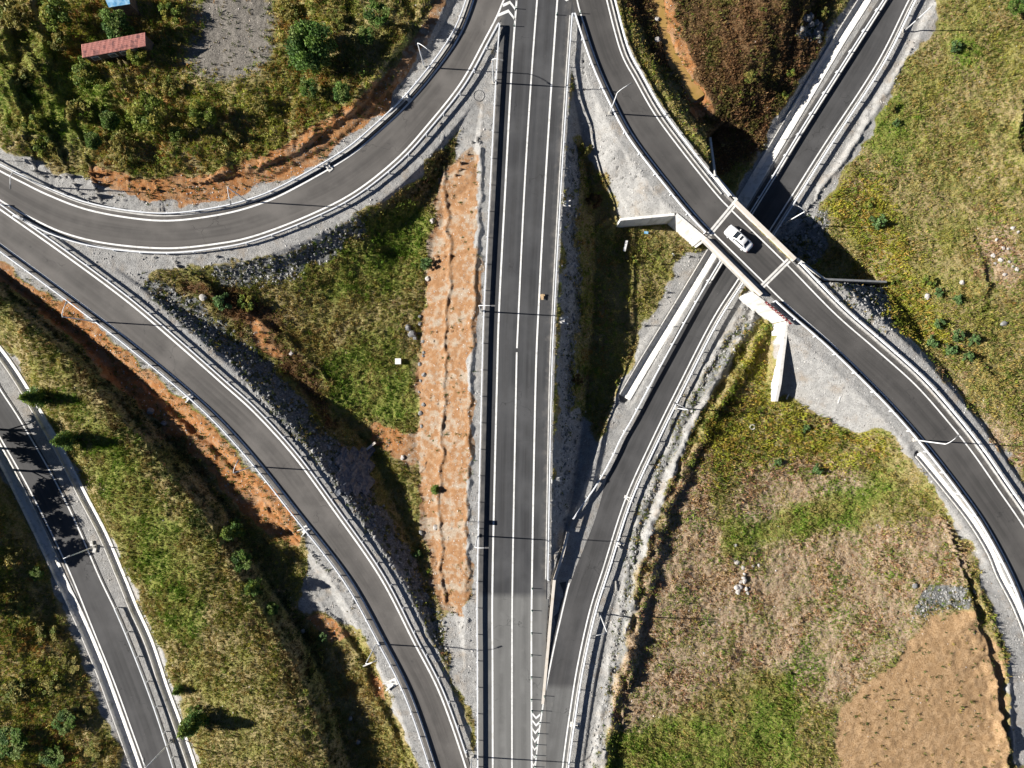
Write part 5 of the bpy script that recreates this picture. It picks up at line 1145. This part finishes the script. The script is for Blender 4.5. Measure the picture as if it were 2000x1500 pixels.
PAL = {'shady': [(.07, .10, .025), (.11, .12, .03), (.05, .075, .02), (.16, .115, .04), (.12, .08, .03)], 'ochre': [(.36, .26, .08), (.29, .235, .06), (.42, .31, .12), (.22, .215, .045)],  # 'shady': dark bush tones, lowered further to paint shade into the ridge
       'meadow': [(.30, .275, .062), (.21, .25, .042), (.42, .34, .14), (.13, .17, .03), (.36, .28, .085)], 'green': [(.15, .25, .028), (.20, .28, .04), (.27, .28, .06), (.36, .30, .11)],
       'brown': [(0.221, 0.120, 0.052), (0.312, 0.189, 0.091), (0.150, 0.091, 0.043), (0.260, 0.182, 0.065), (0.156, 0.150, 0.039)], 'dry': [(.43, .29, .145), (.48, .355, .215), (.31, .215, .09), (.40, .22, .12), (.31, .31, .08), (.20, .26, .05)],
       'tall': [(.42, .40, .055), (.31, .34, .045), (.46, .32, .075), (.19, .24, .03)], 'wood': [(.36, .37, .065), (.45, .37, .11), (.17, .25, .035), (.55, .45, .16), (.28, .34, .05), (.40, .23, .065)]}
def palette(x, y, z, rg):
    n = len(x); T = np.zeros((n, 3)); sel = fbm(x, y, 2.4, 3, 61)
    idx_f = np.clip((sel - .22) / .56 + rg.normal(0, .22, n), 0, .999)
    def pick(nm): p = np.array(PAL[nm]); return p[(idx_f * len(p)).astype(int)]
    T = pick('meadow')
    for nm, A in (('wood', WOOD), ('tall', TALL), ('ochre', TRI), ('shady', SHADE_TINT), ('wood', PIT), ('brown', MK['brown']), ('dry', MK['dry']), ('green', MK['green'] + MK['dry'] * .28)):
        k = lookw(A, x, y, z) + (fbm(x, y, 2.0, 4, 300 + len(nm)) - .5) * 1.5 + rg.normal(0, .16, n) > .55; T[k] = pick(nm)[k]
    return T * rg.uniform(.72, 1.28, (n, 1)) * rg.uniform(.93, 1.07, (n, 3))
def tufts(name, n, wfun, hfun, blades, width, seed, lean=(.3, 1.0), palf=palette):
    rg = np.random.RandomState(seed + 1); x, y, z = pts_in(n, wfun, seed); k = len(x); T = palf(x, y, z, rg); h0 = hfun(x, y, z) * rg.uniform(.6, 1.4, k) * (1 + .8 * (rg.uniform(0, 1, k) > .93))
    X = np.repeat(x, blades); Y = np.repeat(y, blades); Z = np.repeat(z, blades) - .03; H = np.repeat(h0, blades) * rg.uniform(.6, 1.2, k * blades); m_ = k * blades
    a = rg.uniform(0, 2 * pi, m_); ln = rg.uniform(*lean, m_) * H; X += rg.normal(0, .1, m_); Y += rg.normal(0, .1, m_); wd = width * rg.uniform(.7, 1.3, m_)
    ca, sa_ = np.cos(a), np.sin(a); bx, by = -sa_ * wd, ca * wd
    mx, my = X + ca * ln * .45, Y + sa_ * ln * .45
    V = np.stack([np.stack([X - bx * .6, Y - by * .6, Z], 1), np.stack([X + bx * .6, Y + by * .6, Z], 1), np.stack([mx + bx, my + by, Z + H * .62], 1), np.stack([X + ca * ln, Y + sa_ * ln, Z + H], 1), np.stack([mx - bx, my - by, Z + H * .62], 1)], 1)
    F = np.arange(m_ * 5).reshape(m_, 5); T = np.repeat(np.repeat(T, blades, 0) * rg.uniform(.85, 1.15, (m_, 1)), 5, 0)
    o = np_mesh(name, V.reshape(-1, 3), F, M['grass'], col={'tint': T}); return tag(o, kind='stuff')
def hgrass(x, y, z): return .18 + .20 * np.clip(fbm(x, y, 3.5, 3, 71) * 2 - .6, 0, 1) + .10 * look(WOOD, x, y, z) + .14 * look(TALL, x, y, z) + .10 * look(SHADE_TINT, x, y, z) - .08 * look(MK['dry'], x, y, z)
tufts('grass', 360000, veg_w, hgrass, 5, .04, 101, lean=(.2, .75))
def clumps_w(x, y, z):
    v = fbm(x, y, 3.0, 3, 81); g_ = np.clip((v - .47) * 5, 0, 1)
    return veg_w(x, y, z) * np.clip(look(WOOD, x, y, z) * (.22 + .6 * g_) + look(TALL, x, y, z) * .6 * g_ + look(SHADE_TINT, x, y, z) * .9 + look(PIT, x, y, z) * .5 + .34 * g_ * (1 - .75 * look(MK['dry'], x, y, z)) + .12 * look(MK['brown'], x, y, z) * g_ + .25 * look(MK['green'], x, y, z) * g_, 0, 1)
def leafy(name, n, wfun, per, rad, hh, leaf, seed):
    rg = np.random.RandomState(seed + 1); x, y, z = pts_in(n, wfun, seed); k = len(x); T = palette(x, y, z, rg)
    rr = rad * rg.uniform(.5, 1.5, k); h1 = hh * rg.uniform(.4, 1.4, k) * (.7 + .8 * look(WOOD, x, y, z))
    d = rg.normal(size=(k, per, 3)); d /= np.linalg.norm(d, axis=2)[..., None]; d *= rg.uniform(.3, 1, (k, per, 1))
    C = np.stack([x[:, None] + d[..., 0] * rr[:, None], y[:, None] + d[..., 1] * rr[:, None], z[:, None] + np.abs(d[..., 2]) * h1[:, None] + .05], -1).reshape(-1, 3)
    V, F = leaf_quads(C, leaf, rng=rg); T = np.repeat(np.repeat(T, per, 0) * rg.uniform(.75, 1.25, (k * per, 1)), 4, 0)
    return tag(np_mesh(name, V, F, M['leaf'], col={'tint': T}), kind='stuff')
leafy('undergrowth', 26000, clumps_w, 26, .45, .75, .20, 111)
# sparse weeds creeping over the stone slopes, banks and orange cuts
def weed_w(x, y, z): return clear(x, y) * np.clip(.55 * look(MK['riprap'], x, y, z) * np.clip((fbm(x, y, 1.6, 3, 91) - .42) * 5, 0, 1) + .34 * look(MK['orange'], x, y, z) * (np.abs(x + 9) > 8) * np.clip((fbm(x, y, 2.2, 3, 98) - .38) * 5, 0, 1) + .12 * look(MK['tan'], x, y, z) * np.clip((fbm(x, y, 4, 3, 96) - .4) * 4, 0, 1) + .10 * look(MK['orange'], x, y, z) * np.clip((fbm(x, y, 2, 3, 97) - .5) * 6, 0, 1) + .15 * look(MK['ash'], x, y, z), 0, 1)
def palw(x, y, z, rg):
    p = np.array([(.09, .13, .03), (.14, .16, .035), (.26, .20, .06), (.07, .10, .025)]); return p[rg.randint(4, size=len(x))] * rg.uniform(.7, 1.3, (len(x), 1))
tufts('weeds', 120000, weed_w, lambda x, y, z: .28 + 0 * x, 6, .05, 121, palf=palw)
def stones(name, n, wfun, size, seed, pal, flat=.7, mat='stone'):
    rg = np.random.RandomState(seed + 1); x, y, z = pts_in(n, wfun, seed); k = len(x); s = size * rg.uniform(.5, 1.0, k) * (1 + 1.2 * rg.uniform(0, 1, k) ** 6)
    base = np.array([(1, 0, 0), (.3, .95, 0), (-.8, .6, 0), (-.8, -.6, 0), (.3, -.95, 0), (.1, .1, .8), (0, 0, -.7)])
    V = base[None] * (1 + rg.uniform(-.35, .35, (k, 7, 1))); V[..., 2] *= flat
    a = rg.uniform(0, 2 * pi, k); ca, sa_ = np.cos(a)[:, None], np.sin(a)[:, None]
    Vx = V[..., 0] * ca - V[..., 1] * sa_; Vy = V[..., 0] * sa_ + V[..., 1] * ca
    V = np.stack([Vx * s[:, None] + x[:, None], Vy * s[:, None] + y[:, None], V[..., 2] * s[:, None] + z[:, None] + s[:, None] * .15], -1)
    f = np.array([(0, 1, 5), (1, 2, 5), (2, 3, 5), (3, 4, 5), (4, 0, 5), (1, 0, 6), (2, 1, 6), (3, 2, 6), (4, 3, 6), (0, 4, 6)])
    F = (f[None] + (np.arange(k) * 7)[:, None, None]).reshape(-1, 3); p = np.array(pal); T = p[rg.randint(len(p), size=k)] * rg.uniform(.75, 1.25, (k, 1))
    return tag(np_mesh(name, V.reshape(-1, 3), F, M[mat], col={'tint': np.repeat(T, 7, 0)}), kind='stuff')
stones('riprap_stones', 110000, lambda x, y, z: np.clip(look(MK['riprap'], x, y, z), 0, 1) * (near_at(x, y) > .4), .20, 131, [(.27, .27, .265), (.19, .19, .19), (.34, .335, .32), (.24, .23, .21)])
stones('gravel_stones', 170000, lambda x, y, z: np.clip(look(MK['gravel'], x, y, z) * .6 * np.clip((fbm(x, y, 2.5, 3, 95) - .3) * 2, 0, 1), 0, 1) * (near_at(x, y) > .25) * (bil(DRF, x, y) > .2), .095, 141, [(.40, .385, .36), (.29, .28, .265), (.52, .50, .47), (.20, .195, .19)])
stones('field_stones', 60000, lambda x, y, z: clear(x, y) * np.clip(.35 * look(MK['dry'], x, y, z) + 1.0 * look(MK['orange'], x, y, z) + .5 * look(MK['ash'], x, y, z) + .06, 0, 1), .085, 151, [(.50, .46, .42), (.40, .34, .28), (.30, .27, .24), (.22, .17, .13)])
# single boulders one can point to
def rock_mesh(seed, sub=2):
    bm = bmesh.new(); bmesh.ops.create_icosphere(bm, subdivisions=sub, radius=1); rg = random.Random(seed)
    for v in bm.verts:
        n_ = float(fbm(v.co.x * 1.3 + seed * 7, v.co.y * 1.3 + v.co.z * 1.1, .7, 3, seed)); v.co *= .65 + .7 * n_
        v.co.z *= .75
    me = bpy.data.meshes.new('rock'); bm.to_mesh(me); bm.free(); return me
RK = [rock_mesh(k) for k in range(5)]
def rock(px, py, r, label, mat='rock', group=None):
    x, y, z = PG(px, py); me = RK[R.randrange(5)].copy(); me.materials.clear(); me.materials.append(M[mat])
    o = bpy.data.objects.new('boulder', me); COL.objects.link(o); o.location = (x, y, z + r * .25); o.scale = (r * R.uniform(.85, 1.2), r * R.uniform(.8, 1.1), r); o.rotation_euler = (0, 0, R.uniform(0, 6.3)); tag(o, label, 'boulder', group)
rock(797, 640, .55, 'dark boulder left of a pair near the orange slope', 'rock_dark'); rock(805, 652, .6, 'larger grey boulder of the pair near the orange slope', 'rock_dark'); rock(811, 660, .35, 'smallest boulder below the pair near the orange slope', 'rock_dark')
rock(397, 581, .55, 'pale boulder in the upper left corner of the triangle'); rock(787, 894, .35, 'round reddish boulder on the orange ground by the culvert'); rock(836, 545, .5, 'white boulder at the upper foot of the orange slope'); rock(845, 432, .4, 'pale boulder high at the foot of the orange slope'); rock(570, 690, .35, 'pale stone beside the dark bank in the triangle meadow')
rock(851, 1030, .45, 'pinkish boulder on the lower orange slope'); rock(823, 1040, .4, 'grey boulder at the lower foot of the orange slope', 'rock_dark')
for k in range(16): rock(1450 + R.gauss(0, 13), 1128 + R.gauss(0, 24), R.uniform(.2, .5), 'white boulder in the loose pile beside the bright grass of the big field', 'rock', 'white boulders piled in the big field')
for k in range(12): rock(1583 + R.gauss(0, 12), 48 + R.gauss(0, 14), R.uniform(.3, .6), 'grey boulder in the heap beside the upper drain', 'rock_dark', 'grey boulders heaped beside the upper drain')
for k in range(14): rock(822 + R.gauss(0, 4), 620 + k * 16 + R.gauss(0, 5), R.uniform(.22, .42), 'grey stone in the row along the foot of the orange slope', 'rock_dark', 'stones in a row along the foot of the orange slope')
for k in range(12): rock(1965 + R.gauss(0, 14), 500 + R.gauss(0, 22), R.uniform(.2, .45), 'pale stone scattered high in the right meadow', 'rock', 'pale stones scattered in the right meadow')
rock(1960, 632, .5, 'single grey boulder in the lower right meadow', 'rock_dark'); rock(1878, 552, .45, 'white stone between bushes in the right meadow'); rock(1810, 580, .5, 'white flat stone below the golden bush in the right meadow'); rock(1283, 38, .4, 'white stone in the muddy stream at its upper end'); rock(1283, 78, .45, 'white stone on the bank of the muddy stream', 'rock')
rock(1786, 1144, .4, 'dark boulder at the left edge of the grey spoil in the big field', 'rock_dark'); rock(295, 803, .5, 'dark boulder on the bare orange bank', 'rock_dark'); rock(322, 826, .45, 'grey boulder lower on the bare orange bank', 'rock_dark'); rock(592, 1232, .4, 'white stone in the grass under the pale gravel patch'); rock(685, 1402, .4, 'grey stone on the brown soil near the bottom', 'rock_dark'); rock(700, 1448, .4, 'rusty stone on the brown soil at the bottom', 'rock_dark')
